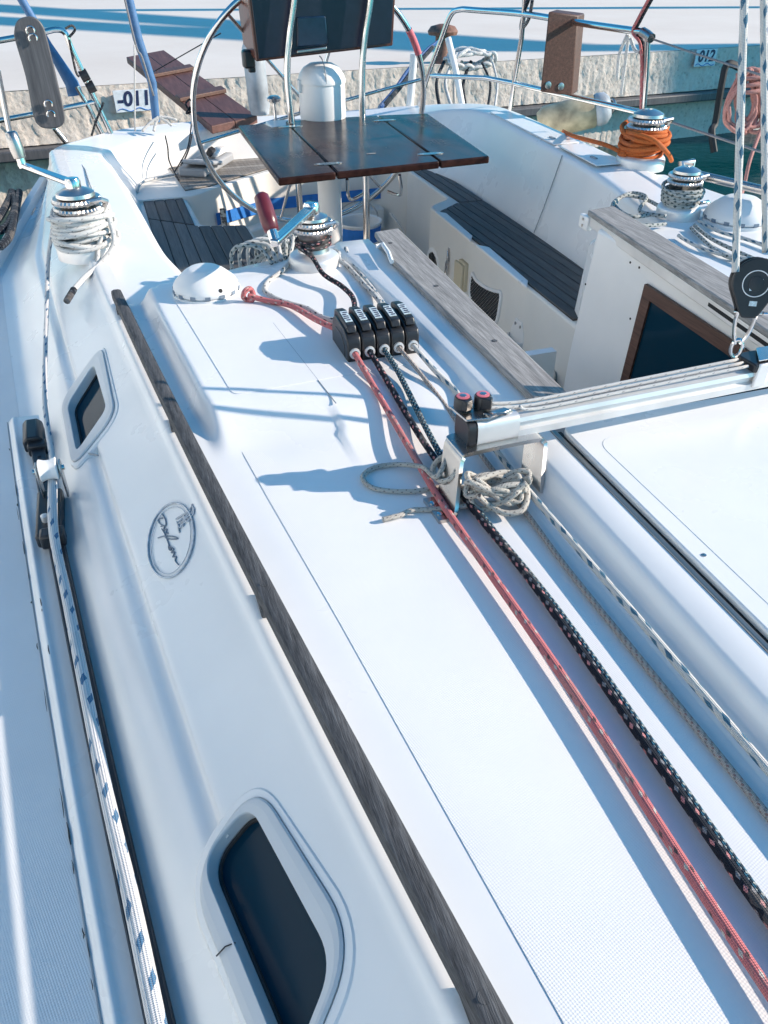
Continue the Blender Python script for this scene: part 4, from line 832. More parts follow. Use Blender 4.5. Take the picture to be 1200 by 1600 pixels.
rope_obj('jib_sheet', [PL_ + V(-.07, .03, .10), PZ(76, 400, -.03), PZ(73, 480, -.07), PZ(70, 620, -.09), sc_ + V(.004, .05, -.008), sc_ + V(.002, .01, -.021)], .0058, 'rope_white_blue', 'thin flecked sheet leading from the left coaming winch to the genoa car', 12, 10)

# ================================================================== COCKPIT GEAR
# ---- seat front fittings on the right
XF = 1.345
def sf(px, py): return PX(px, py, 1.372)
RX = Matrix.Rotation(R(-90), 4, 'Y')
def seatx(y): return 1.3485 + .055 * (y - 1.9) / 1.62
def SFp(px, py):
    p = PX(px, py, 1.37)
    for _ in range(3): p = PX(px, py, seatx(p.y))
    return p
p = SFp(678, 415); sp = thing('cockpit_speaker', 'round white louvred speaker in the cockpit seat front', 'speaker', p); M = T(p) @ RX
obj('bezel', MB().lathe([(.085, 0), (.085, .006), (.078, .010), (.066, .010), (.063, .005)], 36, M), 'white_plastic', sp)
for k in range(6): obj('louvre', MB().box(p + V(-.007, -.045 + .018 * k, .02 - .0), (.004, .007, .05 + .02 * (2.5 - abs(2.5 - k)))), 'hole_dark', sp)
p = SFp(702, 408); sh = thing('shackle_hanger', 'steel shackle hanging on the cockpit seat front', 'shackle', p)
obj('plate', MB().box(p + V(-.003, 0, .03), (.005, .025, .06)), 'steel', sh, bevel=.002); obj('link', MB().tube([p + V(-.012, .013 * math.cos(a), -.03 + .03 * math.sin(a)) for a in [2 * math.pi * k / 20 for k in range(20)]], .004, 8, closed=True), 'chrome', sh); obj('clip', MB().tube(smooth([p + V(-.012, 0, .05), p + V(-.016, -.012, .0), p + V(-.014, .01, -.05), p + V(-.012, .02, -.075)], 5), .0045, 8), 'steel', sh)
p = SFp(727, 430); bx_ = thing('control_box', 'small beige box with cover on the cockpit seat front', 'box', p)
obj('case', MB().box(p + V(-.006, 0, 0), (.03, .075, .125)), 'beige_plastic', bx_, bevel=.005); obj('cover', MB().box(p + V(-.026, .012, -.004), (.014, .085, .118)), 'beige_plastic', bx_, bevel=.005)
npx = [(740, 427), (746, 437), (760, 448), (774, 454), (785, 458), (783, 480), (779, 500), (773, 503), (755, 487), (739, 470), (737, 450)]
p = SFp(760, 465); npk = thing('net_pocket', 'white framed pocket with black netting on the seat front', 'pocket', p)
fp = [SFp(*q) + V(-.006, 0, 0) for q in npx]; obj('frame', MB().tube(smooth(fp, 4, True), .008, 8, closed=True), 'white_plastic', npk)
poly2 = [(q.y, q.z) for q in fp]; m = MB(); cy2 = sum(q[0] for q in poly2) / 11; cz2 = sum(q[1] for q in poly2) / 11
for k in range(-11, 12):
    for s in (1, -1):
        run = [(cy2 + t, cz2 + s * t * .9 + k * .017) for t in [-.16 + .004 * j for j in range(81)]]; run = [q for q in run if inside(q, poly2)]
        if len(run) > 1: m.tube([V(seatx(a_) - .008, a_, b_) for a_, b_ in (run[0], run[-1])], .0022, 4)
o = obj('net', m, 'net_cord', npk); o['kind'] = 'stuff'
obj('back', MB().prism([q + V(.005, 0, 0) for q in fp], (-.002, 0, 0)), 'gelcoat', npk)
p = SFp(810, 520); cu = thing('cup_holder', 'white winch handle pocket screwed to the seat front', 'holder', p)
m = MB(); arc = [V(-.075 * math.sin(a) if False else -.07 * math.sin(a), .055 * math.cos(a), 0) for a in [math.pi * k / 12 for k in range(13)]]
m.grid([[p + q + V(0, 0, z) for q in arc] for z in (-.10, -.02)] + [[p + q * .93 + V(0, 0, z) for q in arc] for z in (-.018, -.1)]); obj('pocket', m, 'white_plastic', cu)
obj('back_plate', MB().prism([p + V(-.002, a, b) for a, b in ((.058, -.1), (-.058, -.1), (-.058, .0), (-.03, .055), (.02, .055), (.05, .0))], (-.006, 0, 0)), 'white_plastic', cu, bevel=.002)
for dy in (-.025, .015): obj('screw', MB().lathe([(.006, 0), (.006, .003)], 10, T(p + V(-.008, dy, .035)) @ RX), 'steel', cu)
# ---- table
ZT = .05
def tz(px, py): return PZ(px, py, ZT)
tb_ = thing('cockpit_table', 'dark varnished folding table with two leaves in the cockpit', 'table', (.95, 3.2, -.72))
A, B_, C_, D_ = tz(435, 279), tz(765, 244), tz(668, 177), tz(372, 196)
S1a, S1b = tz(526, 269), tz(445, 189); S2a, S2b = tz(688, 252), tz(590, 180)
g = .003
def leaf(nm, pts): return obj(nm, MB().prism([V(q.x, q.y, ZT) for q in pts], (0, 0, -.026)), 'table_varnish', tb_, bevel=.006, seg=3)
gx = V(g, 0, 0)
leaf('left_leaf', [A, S1a - gx, S1b - gx + V(0, -.09, 0), tz(412, 193) + V(.02, -.09, 0), tz(412, 193), D_]); leaf('centre_board', [S1a + gx, S2a - gx, S2b - gx, S1b + gx]); leaf('right_leaf', [S2a + gx, B_, C_, S2b + gx])
for a, b in ((S1a, S1b), (S2a, S2b)):
    for k in (.13, .86):
        q = a.lerp(b, k); h = obj('hinge', MB().prism([V(p_.x * .055 + q.x, p_.y * .016 + q.y, ZT + .0004) for p_ in [Vector((math.cos(t), math.sin(t))) for t in [2 * math.pi * i / 18 for i in range(18)]]], (0, 0, .0018)), 'steel', tb_)
        for s in (-.035, .035): obj('screw', MB().lathe([(.005, 0), (.005, .0012)], 8, T(q + V(s, 0, .002))), 'chrome', h)
q = tz(580, 240); obj('worn_patch', MB().prism([q + V(.02 * math.cos(t), .007 * math.sin(t), .0003) for t in [2 * math.pi * i / 12 for i in range(12)]], (0, 0, .0007)), 'teak_board', tb_)
lg = PY(572, 300, 2.86)
obj('leg', MB().tube([V(lg.x, 2.86, -.72), V(lg.x, 2.86, .022)], .013, 14), 'chrome', tb_); lg2 = PY(467, 300, 3.3); obj('leg', MB().tube([V(lg2.x, 3.3, -.72), V(lg2.x, 3.3, .022)], .013, 14), 'chrome', tb_)
obj('under_frame', MB().box((.95, 3.25, .012), (.5, .6, .022)), 'mahogany', tb_, bevel=.004)
for s in (0, 1): obj('support_stay', MB().tube(smooth([V(.80 + .2 * s, 2.82, .02), V(.82 + .2 * s, 2.86, -.06), V(.90 + .1 * s, 2.95, -.07)], 6), .006, 8), 'chrome', tb_)
# ---- pedestal with binnacle, guard rails, instrument pod
pd = thing('steering_pedestal', 'white steering pedestal with domed compass binnacle and large steel wheel', 'pedestal', (.95, 3.55, -.72))
pc = PY(516, 330, 3.42)
obj('column', MB().lathe([(.075, -.72), (.07, -.66), (.052, -.6), (.050, .0), (.05, .024)], 28, T((pc.x, 3.42, 0))), 'white_plastic', pd)
bc = PY(505, 185, 3.82); 
obj('binnacle', MB().lathe([(.10, 0), (.105, .03), (.105, .15), (.102, .165)], 36, T((bc.x, 3.82, .03))), 'white_plastic', pd)
dm = obj('compass_dome', MB().lathe([(.108, .162), (.108, .175), (.100, .195), (.080, .222), (.05, .238), (.01, .243)], 36, T((bc.x, 3.82, .03))), 'white_plastic', pd, smooth=60)
obj('dome_seam', MB().tube([V(bc.x - .005 + .098 * math.sin(a) * .0, 3.82 - .106 * math.cos(a), .20 + .10 * math.sin(a) * .95) for a in [math.pi / 2 * k / 10 for k in range(11)]], .0025, 5), 'seam', dm)
obj('hood_latch', MB().box((bc.x - .105, 3.80, .185), (.02, .03, .05)), 'white_plastic', dm, bevel=.003)
obj('pedestal_shelf', MB().box((bc.x, 3.84, .015), (.5, .2, .03)), 'white_plastic', pd, bevel=.01)
gr = thing('pedestal_guard', 'pair of bent stainless tubes rising beside the compass binnacle', 'guard rail', (.97, 3.76, .03))
for pts in ([(456, 186), (449, 120), (452, 60), (462, -20), (466, -120)], [(566, 178), (566, 110), (570, 60), (580, -10), (584, -110)]):
    P = [PY(x, y, 3.70) for x, y in pts]; P[0].z = .03; obj('tube', MB().tube(smooth(P, 8), .0145, 14), 'chrome', gr); obj('foot', MB().lathe([(.028, 0), (.028, .012), (.018, .016)], 20, T(P[0])), 'white_plastic', gr)
pod = thing('instrument_pod', 'dark mahogany instrument box mounted on the pedestal guard', 'instrument pod', (.97, 3.8, .30))
a0, a1 = PY(400, 97, 3.75), PY(614, 72, 3.75); ht = .34
obj('box', MB().prism([a0, a1, a1 + V(.02, 0, ht), a0 + V(-.015, 0, ht)], (-.02, .17, .05)), 'mahogany', pod, bevel=.006, seg=3)
obj('front_panel', MB().prism([a0 + V(.012, -.004, .012), a1 + V(-.012, -.004, .012), a1 + V(.008, -.004, ht - .01), a0 + V(-.004, -.004, ht - .01)], (0, -.004, 0)), 'dark_hull', pod, bevel=.002)
obj('display', MB().prism([PY(463, 74, 3.745), PY(513, 70, 3.745), PY(508, 24, 3.745), PY(463, 26, 3.745)], (0, -.012, 0)), 'screen', pod, bevel=.006)
obj('display_bracket', MB().prism([PY(462, 82, 3.73), PY(508, 76, 3.73), PY(508, 72, 3.73), PY(462, 78, 3.73)], (0, -.03, 0)), 'steel', pod, bevel=.002)
obj('cable_gland', MB().box(PY(388, 92, 3.84), (.05, .06, .07)), 'black_plastic', pod, bevel=.01)
obj('gland_foot', MB().box(PY(393, 103, 3.84), (.03, .03, .05)), 'black_plastic', pod, bevel=.006)
# ---- wheel
WC = V(.965, 3.97, .055); tl = R(13)
def wp_(r, a, off=0): return WC + V(r * math.cos(a), -math.sin(tl) * r * math.sin(a) + off, math.cos(tl) * r * math.sin(a))
wh = obj('steering_wheel', MB().tube([wp_(.56, 2 * math.pi * k / 90) for k in range(90)], .0135, 12, closed=True), 'chrome', pd); wh['label'] = 'large stainless steering wheel behind the table'
for k in range(6): a = R(12 + 60 * k); obj('spoke', MB().tube([wp_(.05, a, .02), wp_(.3, a, .015), wp_(.55, a)], .0075, 10), 'chrome', wh)
obj('hub', MB().lathe([(.06, -.03), (.06, .03), (.03, .05)], 28, T(WC) @ Matrix.Rotation(R(90) - tl, 4, 'X')), 'chrome', wh)
obj('king_spoke_wrap', MB().tube([wp_(.56, a) for a in [R(24 + 1.5 * k) for k in range(9)]], .0165, 10), 'cleat_pink', wh)
rope_obj('lashing', [wp_(.575, R(180 - 5 + 3 * math.sin(k)), .012 * math.cos(k * 1.6)) + V(.018 * math.cos(k * 1.6), 0, 0) for k in range(14)], .004, 'rope_dark', 'dark cord lashed round the left of the wheel rim', 4, 6)
rope_obj('lashing', [wp_(.56, R(176)), V(.38, 4.05, -.05), V(.36, 4.15, -.13), V(.30, 4.2, -.22)], .003, 'rope_dark', 'thin cord hanging down from the left of the wheel rim', 6, 6)
lv = PY(431, 195, 3.95); kb = thing('engine_control_knob', 'small mushroom pull knob left of the binnacle', 'knob', lv)
obj('stem', MB().tube([lv + V(0, 0, -.12), lv + V(0, 0, .10)], .007, 10), 'chrome', kb); obj('knob', MB().lathe([(.008, .09), (.03, .10), (.032, .112), (.02, .122)], 20, T(lv)), 'steel', kb)
# ---- things lying on the left seat and the sole
P0 = PZ(330, 262, -.28); cb = thing('grey_case', 'grey plastic case with hinged lid lying on the left aft seat', 'case', P0)
d1 = (PZ(358, 240, -.28) - PZ(280, 285, -.28)).normalized(); rotc = Matrix.Rotation(math.atan2(d1.y, d1.x), 3, 'Z')
obj('lower_half', MB().box(P0 + V(-.02, .0, .02), (.40, .15, .045), rotc), 'grey_plastic', cb, bevel=.012, seg=3); obj('lid', MB().box(P0 - d1 * .11 + V(0, -.02, .055), (.19, .16, .022), rotc @ Matrix.Rotation(R(12), 3, 'Y')), 'grey_plastic', cb, bevel=.01, seg=3)
obj('handle', MB().box(P0 + d1 * .10 + V(0, 0, .06), (.16, .06, .03), rotc), 'white_plastic', cb, bevel=.01, seg=3); obj('catch', MB().box(P0 + d1 * .02 + V(0, 0, .075), (.05, .03, .04), rotc @ Matrix.Rotation(.6, 3, 'X')), 'black_plastic', cb, bevel=.004)
obj('stripe', MB().box(P0 - d1 * .11 + V(-.0, -.02, .0675), (.008, .08, .002), rotc), 'white_plastic', cb)
for i, pts in enumerate(([(258, 212), (262, 230), (264, 250), (272, 268), (280, 282)], [(300, 210), (296, 230), (288, 250), (282, 258)])):
    rope_obj('cable', [PZ(x, y, lerp([(205, -.10), (285, -.28)], y)) for x, y in pts], .004, 'rope_dark', ['dark cable running down the transom to the grey case', 'thin second cable on the transom right of the first'][i], 6, 6)
rope_obj('hose', [PZ(214, 300, -.285), PZ(222, 285, -.27), PZ(245, 278, -.28), PZ(278, 272, -.28)], .006, 'rope_white', 'white hose end lying at the corner of the left seat', 6, 8)
q = PY(552, 330, 3.95); bk = thing('bucket', 'white bucket with blue band on the cockpit floor', 'bucket', V(1.18, 3.95, -.72)); M = T((1.18, 3.95, -.72))
obj('tub', MB().lathe([(.09, 0), (.112, .24), (.118, .245), (.118, .255), (.105, .25), (.085, .02)], 30, M), 'white_plastic', bk); obj('band', MB().lathe([(.1085, .16), (.116, .235)], 30, M, False), 'blue_band', bk); obj('bail', MB().tube([M @ V(.115 * math.cos(a), .03, .24 + .1 * math.sin(a)) for a in [math.pi * k / 16 for k in range(17)]], .004, 6), 'steel', bk)
rope_obj('lashing', [V(1.30, 3.8, -.4), V(1.36, 3.76, -.5), V(1.31, 3.74, -.56), V(1.37, 3.78, -.6), V(1.33, 3.8, -.5)], .006, 'rope_white', 'knotted white cord by the wheel under the table', 6, 8)

tag(obj('loose_thread', MB().tube([PP(338, 1494, base1 + n1 * .008, n1), PP(352, 1479, base1 + n1 * .009, n1), PP(368, 1473, base1 + n1 * .004, n1)], .0008, 4), 'rubber'), 'dark thread stuck across the frame of the large portlight', 'thread')
# ================================================================== STERN RAILS
YP = 4.62
def yt(pts, Y0=YP, Y1=None): return [PY(x, y, Y0 + ((Y1 - Y0) * i / (len(pts) - 1) if Y1 else 0)) for i, (x, y) in enumerate(pts)]
pl_ = thing('stern_rail', 'left stainless stern rail behind the cockpit', 'rail', PY(150, 205, YP), 'stern rails')
obj('top_tube', MB().tube(smooth(yt([(-60, 72), (0, 63), (60, 52), (88, 46), (102, 52), (110, 72), (130, 115), (150, 160), (175, 212)]), 6), .0135, 12), 'chrome', pl_)
obj('lower_tube', MB().tube(yt([(-60, 200), (0, 188), (60, 177), (152, 158)]), .012, 12), 'chrome', pl_)
obj('brace', MB().tube(yt([(120, 135), (140, 170), (162, 212)]), .012, 10), 'chrome', pl_); obj('corner_leg', MB().tube(smooth(yt([(-4, 110), (4, 150), (14, 200), (24, 235)], 4.3), 5), .013, 12), 'chrome', pl_)
for x, y in ((132, 118), (142, 136)): obj('clamp', MB().lathe([(.026, -.02), (.028, 0), (.026, .02)], 16, T(PY(x, y, YP)) @ Matrix.Rotation(R(70), 4, 'Y')), 'black_plastic', pl_)
bd = thing('rail_board', 'dark grey rounded board bolted upright to the left stern rail', 'board', PY(62, 200, YP - .03))
oc = [PY(x, y, YP - .03) for x, y in [(22, 50), (26, 34), (38, 27), (52, 27), (64, 36), (72, 55), (88, 120), (100, 175), (100, 192), (90, 200), (72, 201), (60, 196), (52, 180), (40, 120), (24, 65)]]
obj('board', MB().prism(smooth(oc, 4, True), (0, .035, 0)), 'board_grey', bd, bevel=.005)
for x, y in ((48, 48), (52, 60), (76, 163), (80, 179)): obj('u_bolt', MB().tube([PY(x, y, YP - .04) + V(.018 * math.cos(a), -.006, .018 * math.sin(a)) for a in [R(-30 + 240 * k / 10) for k in range(11)]], .005, 8), 'chrome', bd)
obj('bracket_foot', MB().tube([PY(85, 200, YP), PY(103, 222, YP)], .014, 10), 'steel', bd)
tag(obj('blue_staff', MB().tube(yt([(192, -40), (215, 60), (238, 130), (244, 190)]), [.022, .024, .022, .02], 14), 'blue_cover'), 'blue covered staff rising from the stern left of the gangplank', 'staff')
tag(obj('blue_tube', MB().tube(yt([(28, -10), (75, 70), (112, 130), (118, 148)], 4.75), [.02, .02, .035, .04], 14), 'blue_cover'), 'blue tube slanting behind the grey board on the stern rail', 'tube')
rope_obj('stay_wire', yt([(186, -40), (212, 70), (222, 90), (240, 150)], 4.58), .005, 'wire', 'wire stay running beside the blue staff', 4, 6)
rope_obj('stay_wire', yt([(210, 70), (211, 205)], 4.57), .004, 'rope_white', 'thin white cord hanging left of the blue staff', 4, 6)
fo = PY(248, 186, 4.58)
for i, (x, y) in enumerate(((222, 205), (268, 196), (240, 205), (276, 188))):
    rope_obj('lashing', [fo + V(0, -.01, .01), fo.lerp(PY(x, y, 4.55), .5) + V(0, 0, .01), PY(x, y, 4.55)], .0075, 'rope_white', ['left', 'right', 'lower', 'far right'][i] + ' white rope end of the knot at the foot of the blue staff', 5, 8)
for i, pts in enumerate(([(102, 45), (112, 40), (117, 47), (108, 58)], [(108, 62), (118, 110), (124, 120)], [(162, 160), (150, 190), (143, 212)])):
    rope_obj('lashing', yt(pts, 4.6), .0055, 'rope_dark', ['dark cord tied at the corner of the left stern rail', 'dark cord along the slanted leg of the left stern rail', 'crossed dark cord low on the left stern rail'][i], 5, 6)
# ropes hanging over the left quarter
for i, pts in enumerate(([(0, 385), (14, 370), (22, 340), (30, 300)], [(-5, 362), (12, 352), (24, 322), (18, 300)], [(-5, 345), (8, 325), (20, 300)])):
    rope_obj('mooring_line', [PZ(x, y, -.09) for x, y in pts], .014, 'rope_dark', ['front', 'middle', 'rear'][i] + ' dark mooring line lying over the left quarter', 6, 10)
nb = thing('bounce_yacht', 'unseen neighbouring motor yacht with dark hull, sized to bounce light from the left', 'boat', (-2.6, 0, ZW))  # out of view; white upperworks stretched to throw sunlight onto left-facing sides
m = MB(); m.grid([[V(-4.2, -6, z), V(-1.7 + dx, -6, z), V(-1.5 + dx, 0, z), V(-1.45 + dx, 3.0, z), V(-1.5 + dx, 6.0, z), V(-2.1 + dx, 7.0, z), V(-4.2, 7.0, z)] for z, dx in ((ZW - .1, -.25), (-.75, -.05), (-.45, 0))]); obj('hull', m, 'dark_hull', nb)
obj('deck', MB().prism([(-4.2, -6, -.45), (-1.7, -6, -.45), (-1.5, 0, -.45), (-1.45, 3, -.45), (-1.5, 6.0, -.45), (-2.1, 7.0, -.45), (-4.2, 7.0, -.45)], (0, 0, .02)), 'gelcoat', nb)
m = MB(); m.grid([[V(-4, -5.6, z), V(-1.75 - dx, -5.6, z), V(-1.62 - dx, 0, z), V(-1.60 - dx, 6.0, z), V(-4, 6.3, z)] for z, dx in ((-.43, 0), (.55, .06), (1.75, .24))]); sup = obj('superstructure', m, 'gelcoat', nb, bevel=.03)
obj('roof', MB().box((-3.0, .2, 1.77), (2.3, 12.4, .05)), 'gelcoat', nb, bevel=.02)
for k in range(6): obj('window', MB().box((-1.755 + .0, -4.6 + 1.85 * k, 1.1), (.03, 1.2, .3), Matrix.Rotation(R(-8), 3, 'Y')), 'smoked_glass', sup, bevel=.01)
# right stern rail
pr_ = thing('stern_rail', 'right stainless stern rail beyond the coaming', 'rail', PY(700, 170, YP), 'stern rails')
RY = lambda x: YP - (x - 660) * .0045                     # the rail runs forward along the quarter
def rt(pts): return [PY(x, y, RY(x)) for x, y in pts]
obj('top_tube', MB().tube(smooth(rt([(655, 165), (668, 120), (690, 60), (704, 24), (718, 15), (745, 16), (820, 22), (900, 35), (1004, 50)]), 6), .0135, 12), 'chrome', pr_)
obj('lower_tube', MB().tube(rt([(674, 118), (760, 122), (802, 130), (880, 148), (1002, 176)]), .012, 12), 'chrome', pr_)
obj('post', MB().tube(rt([(822, -20), (815, 60), (803, 130), (797, 176)]), .012, 12), 'chrome', pr_)
obj('end_post', MB().tube(rt([(1012, 60), (1009, 120), (1003, 195)]), .012, 12), 'chrome', pr_)
obj('end_fitting', MB().tube(rt([(1004, 50), (1012, 55), (1018, 60)]), .018, 10), 'steel', pr_)
Yr = RY(1010)
rope_obj('lifeline', [PY(1016, 60, Yr), PY(1130, 98, Yr - .55), PY(1290, 150, Yr - 1.2)], .004, 'wire', 'upper wire lifeline leading right from the stern rail', 4, 6)
rope_obj('lifeline', [PY(1004, 176, Yr), PY(1200, 241, Yr - .8), PY(1290, 270, Yr - 1.1)], .005, 'wire', 'lower wire lifeline above the green water', 4, 6)
rope_obj('outboard_cable', rt([(1022, -10), (1000, 30), (992, 50), (1004, 70), (1006, 120), (1004, 185)]), .010, 'rope_dark', 'dark red cable bound to the right end post', 5, 8)
rope_obj('outboard_cable', [p_ + V(-.014, -.006, 0) for p_ in rt([(1022, -10), (1000, 30), (992, 50), (1004, 70), (1006, 120), (1004, 185)])], .006, 'rope_red', 'red cable beside the dark one on the right end post', 5, 8)
for i, pts in enumerate(([(980, 55), (968, 85), (964, 125)], [(982, 55), (978, 90), (974, 118), (970, 150)], [(985, 60), (992, 78), (1000, 82)])):
    rope_obj('lashing', rt(pts), .007, 'rope_white', ['left', 'middle', 'right'][i] + ' white cord end hanging from the right stern rail', 5, 8)
for i, x in enumerate((818, 830)): rope_obj('lashing', rt([(x, -10), (818, 22), (814, 45), (826, 30), (832, 0)]), .008, ['rope_white', 'rope_dark'][i], ['white', 'dark'][i] + ' cord tied round the post of the right stern rail', 5, 8)
wb = thing('wooden_rail_block', 'reddish brown wooden outboard pad clamped to the right stern rail', 'outboard pad', rt([(880, 150)])[0])
Yb = RY(880) - .07; c4 = [PY(x, y, Yb) for x, y in ((857, 18), (904, 24), (893, 150), (844, 144))]
obj('pad', MB().prism(c4, (.09, .10, 0.0)), 'mahogany_frame', wb, bevel=.006)
for x, y in ((856, 133), (876, 135)): obj('bolt', MB().lathe([(.016, 0), (.016, .004), (.008, .006)], 14, T(PY(x, y, Yb)) @ Matrix.Rotation(R(90), 4, 'X')), 'steel', wb)
# fender and gangway roller beyond the rail
f0, f1 = PY(850, 192, 4.35), PY(948, 168, 4.2); fd = thing('fender', 'tan cylindrical fender with grey cap lying beyond the right coaming', 'fender', f0); dd = (f1 - f0)
obj('body', MB().tube([f0 - dd * .1, f0 + dd * .02, f0 + dd * .4, f0 + dd * .8, f0 + dd * .84], [.06, .088, .088, .088, .07], 26), 'fender_tan', fd, smooth=60)
obj('cap', MB().tube([f0 + dd * .82, f0 + dd * .86, f0 + dd * .98, f0 + dd * 1.06], [.08, .086, .082, .05], 26), 'fender_grey', fd, smooth=60)
obj('eye', MB().tube([f1 + dd * .08 + V(.0, .03 * math.cos(a), .03 * math.sin(a)) for a in [2 * math.pi * k / 16 for k in range(16)]], .009, 8, closed=True), 'steel', fd)
# pink rope coil and grey strap
Yc = 2.9
pk = []
for k in range(8):
    a0 = random.uniform(-.012, .012); w_ = .045 + .02 * random.random()
    top_, bot_ = PY(1172 + random.uniform(-8, 14), 108, Yc), PY(1165 + random.uniform(-16, 16), 203 + random.uniform(-6, 6), Yc)
    for j in range(12):
        a = 2 * math.pi * j / 12; c = top_.lerp(bot_, .5); L_ = (top_ - bot_) / 2; pk.append(c + L_ * math.cos(a) + V(w_ * math.sin(a) * (1 - .35 * math.cos(a)) + a0, random.uniform(-.02, .02), 0))
rc = obj('rope_coil', MB().tube(smooth(pk, 4), .0085, 8), 'rope_pink', smooth=180); tag(rc, 'coil of faded pink rope hanging by the lifeline at the right', 'rope')
rope_obj('coil_wrap', [PY(1170, 140, Yc) + V(.055 * math.cos(a), .04 * math.sin(a), .004 * a - .02) for a in [.45 * k for k in range(42)]], .0085, 'rope_pink', 'turns of pink rope binding the hanging coil', 3, 8)
rope_obj('mooring_line', [PY(1192, 195, Yc), PY(1172, 250, Yc - .3), PY(1160, 300, Yc - .4), PZ(1140, 330, .0)], .007, 'rope_pink', 'single faded pink line leading down from the hanging coil', 6, 8)
tag(obj('rubber_strap', MB().tube(smooth([PY(1160, 108, 4.6), PY(1137, 100, 4.6), PY(1128, 130, 4.6), PY(1118, 190, 4.6), PY(1112, 205, 4.55), PY(1116, 238, 4.5)], 6), .022, 8), 'rubber'), 'black rubber snubber hanging over the green water', 'snubber')
# side rail tube by the right dome
gp = thing('grab_rail', 'short stainless grab rail beyond the right dome ventilator', 'rail', PZ(1075, 262, .12)); a, b = PZ(1068, 268, .12), PZ(1230, 306, .10)
obj('tube', MB().tube([a, b], .013, 12), 'steel', gp); obj('end_fitting', MB().tube([a + V(.01, 0, -.03), a + V(.0, .02, .02), a + V(.05, .03, .02), a + V(.05, .03, -.01)], .011, 8), 'steel', gp)
# ================================================================== QUAYSIDE THINGS
# gangplank
G0 = [PZ(330, 197, -.09), PZ(402, 181, -.09)]; G1 = [PZ(197, 89, .03), PZ(256, 78, .03)]
gk = thing('gangplank', 'reddish brown gangplank sloping from the stern up to the quay', 'gangplank', (G0[0] + G0[1]) / 2)
for k in range(2):
    a, b = k * .5 + .004, k * .5 + .496; obj('plank', MB().prism([G0[0].lerp(G0[1], a), G0[0].lerp(G0[1], b), G1[0].lerp(G1[1], b), G1[0].lerp(G1[1], a)], (0, 0, -.04)), 'passerelle_wood', gk, bevel=.004)
for t_ in (.28, .62):
    l, r_ = G0[0].lerp(G1[0], t_), G0[1].lerp(G1[1], t_); l2, r2 = G0[0].lerp(G1[0], t_ + .05), G0[1].lerp(G1[1], t_ + .05)
    obj('cleat', MB().prism([l + V(-.01, 0, .001), r_ + V(.01, 0, .001), r2 + V(.01, 0, .001), l2 + V(-.01, 0, .001)], (0, 0, .022)), 'mahogany_frame', gk, bevel=.004)
rope_obj('stay_wire', [PZ(240, 112, .0), PY(345, 52, 4.7)], .003, 'rope_dark', 'thin cord from the gangplank up to the wheel', 4, 6)
# grey post / fender behind the wheel
pf = PY(406, 172, 4.75); tag(obj('fender', MB().tube([pf + V(0, 0, -.02), pf + V(0, 0, .02), pf + V(-.01, 0, .3), pf + V(-.01, 0, .34)], [.05, .058, .058, .04], 22), 'fender_grey', smooth=60), 'pale grey cylinder fender standing behind the wheel', 'fender')
tag(obj('white_post', MB().tube([PY(640, 170, 4.75), PY(647, 84, 4.75)], .022, 14), 'white_plastic'), 'thin white post at the stern right of the binnacle', 'post')
# mooring gear on the quay: bollard with brown cap, ropes
qb = PZ(690, 98, ZQ); bl = thing('mooring_bollard', 'rusty mooring bollard draped with ropes on the quay', 'bollard', qb)
obj('post', MB().lathe([(.11, 0), (.10, .03), (.075, .06), (.07, .22), (.075, .25)], 24, T(qb)), 'rust_brown', bl); obj('cap', MB().lathe([(.14, .24), (.15, .27), (.12, .31), (.04, .33)], 24, T(qb)), 'rust_brown', bl)
def qp(px, py, dn=-.05): return PP(px, py, QA + qn * dn, qn)
YQ = 5.3
for i, pts in enumerate(([(684, 66), (668, 78), (640, 108), (618, 140), (594, 168)], [(676, 74), (650, 104), (630, 130), (600, 165)])):
    rope_obj('mooring_line', [PY(x, y, lerp([(60, 7.2), (170, 4.9)], y)) for x, y in pts], .016, ['rope_blue', 'rope_dark'][i], ['thick blue mooring line stretched from the bollard to the stern', 'dark mooring line beside the blue one at the stern'][i], 6, 10)
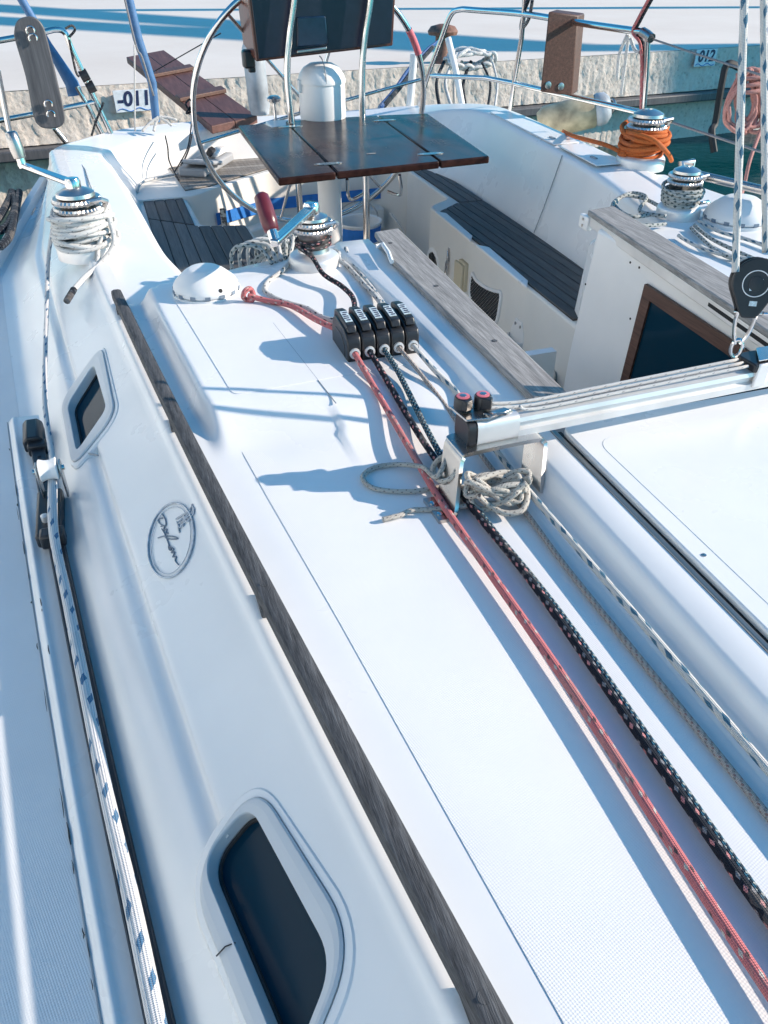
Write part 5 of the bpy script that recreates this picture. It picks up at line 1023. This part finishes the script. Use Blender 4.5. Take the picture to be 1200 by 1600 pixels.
for i in range(4):
    x = 690 + 14 * i; rope_obj('mooring_line', [PY(x + 4, 96, 5.4), PY(x - 8, 130, 5.3), PY(x - 2 + 6 * math.sin(i * 2), 172, 5.1)], .011, ['rope_dark', 'rope_white', 'rope_tan', 'rope_dark'][i], ['first dark', 'second, white', 'third, tan', 'fourth, dark'][i] + ' rope hanging beside the bollard from left to right', 6, 8)
wc = []
for k in range(6):
    for j in range(14):
        a = 2 * math.pi * j / 14; c = PY(735, 92, 5.4); wc.append(c + V(.15 * math.cos(a) * (1 + .12 * math.sin(k * 2.1)), .05 * math.sin(a * 2 + k), .045 * math.sin(a) + random.uniform(-.015, .015)))
tag(obj('rope_coil', MB().tube(smooth(wc, 4), .012, 8), 'rope_white', smooth=180), 'coil of white rope hung behind the right stern rail', 'rope')
obj_ = tag(obj('rail_hanger', MB().tube([PY(700, 60, 5.2), PY(712, 110, 5.1), PY(722, 165, 5.0)], .02, 10), 'white_plastic'), 'slanted white bar among the ropes at the right stern', 'bar')
for i, (x0, x1) in enumerate(((753, 762), (770, 773))): rope_obj('mooring_line', [PY(x0, 98, 5.3), PY(x1 + 4, 130, 5.2), PY(x1, 168, 5.0)], .008, ['rope_dark', 'rope_white'][i], ['dark rope hanging from the white coil', 'pale rope hanging right of the white coil'][i], 5, 6)
# made-up hoist, out of view; its beams are placed to shade two quay bands
bh = thing('shadow_hoist', 'made-up grey hoist out of view, added to shade two bands of the quay', 'hoist', (22, 9, ZQ)); hz = 8.7
sh_ = Vector((-SUNDIR.x, -SUNDIR.y, 0)) / SUNDIR.z * (hz - ZQ)
for (a, b) in (((5.6, 8.95), (-3.2, 20.6)), ((4.75, 9.0), (-3.2, 17.4))):
    A_ = V(a[0], a[1], hz) - sh_; B2 = V(b[0], b[1], hz) - sh_; dv = (B2 - A_).normalized(); sv = V(-dv.y, dv.x, 0) * .24
    obj('beam', MB().prism([A_ + sv, A_ - sv, B2 - sv, B2 + sv], (0, 0, .5)), 'fender_grey', bh)
    for P_ in (A_, B2): obj('leg', MB().box((P_.x, P_.y, (hz + ZW) / 2), (.4, .4, hz - ZW - .02)), 'fender_grey', bh)
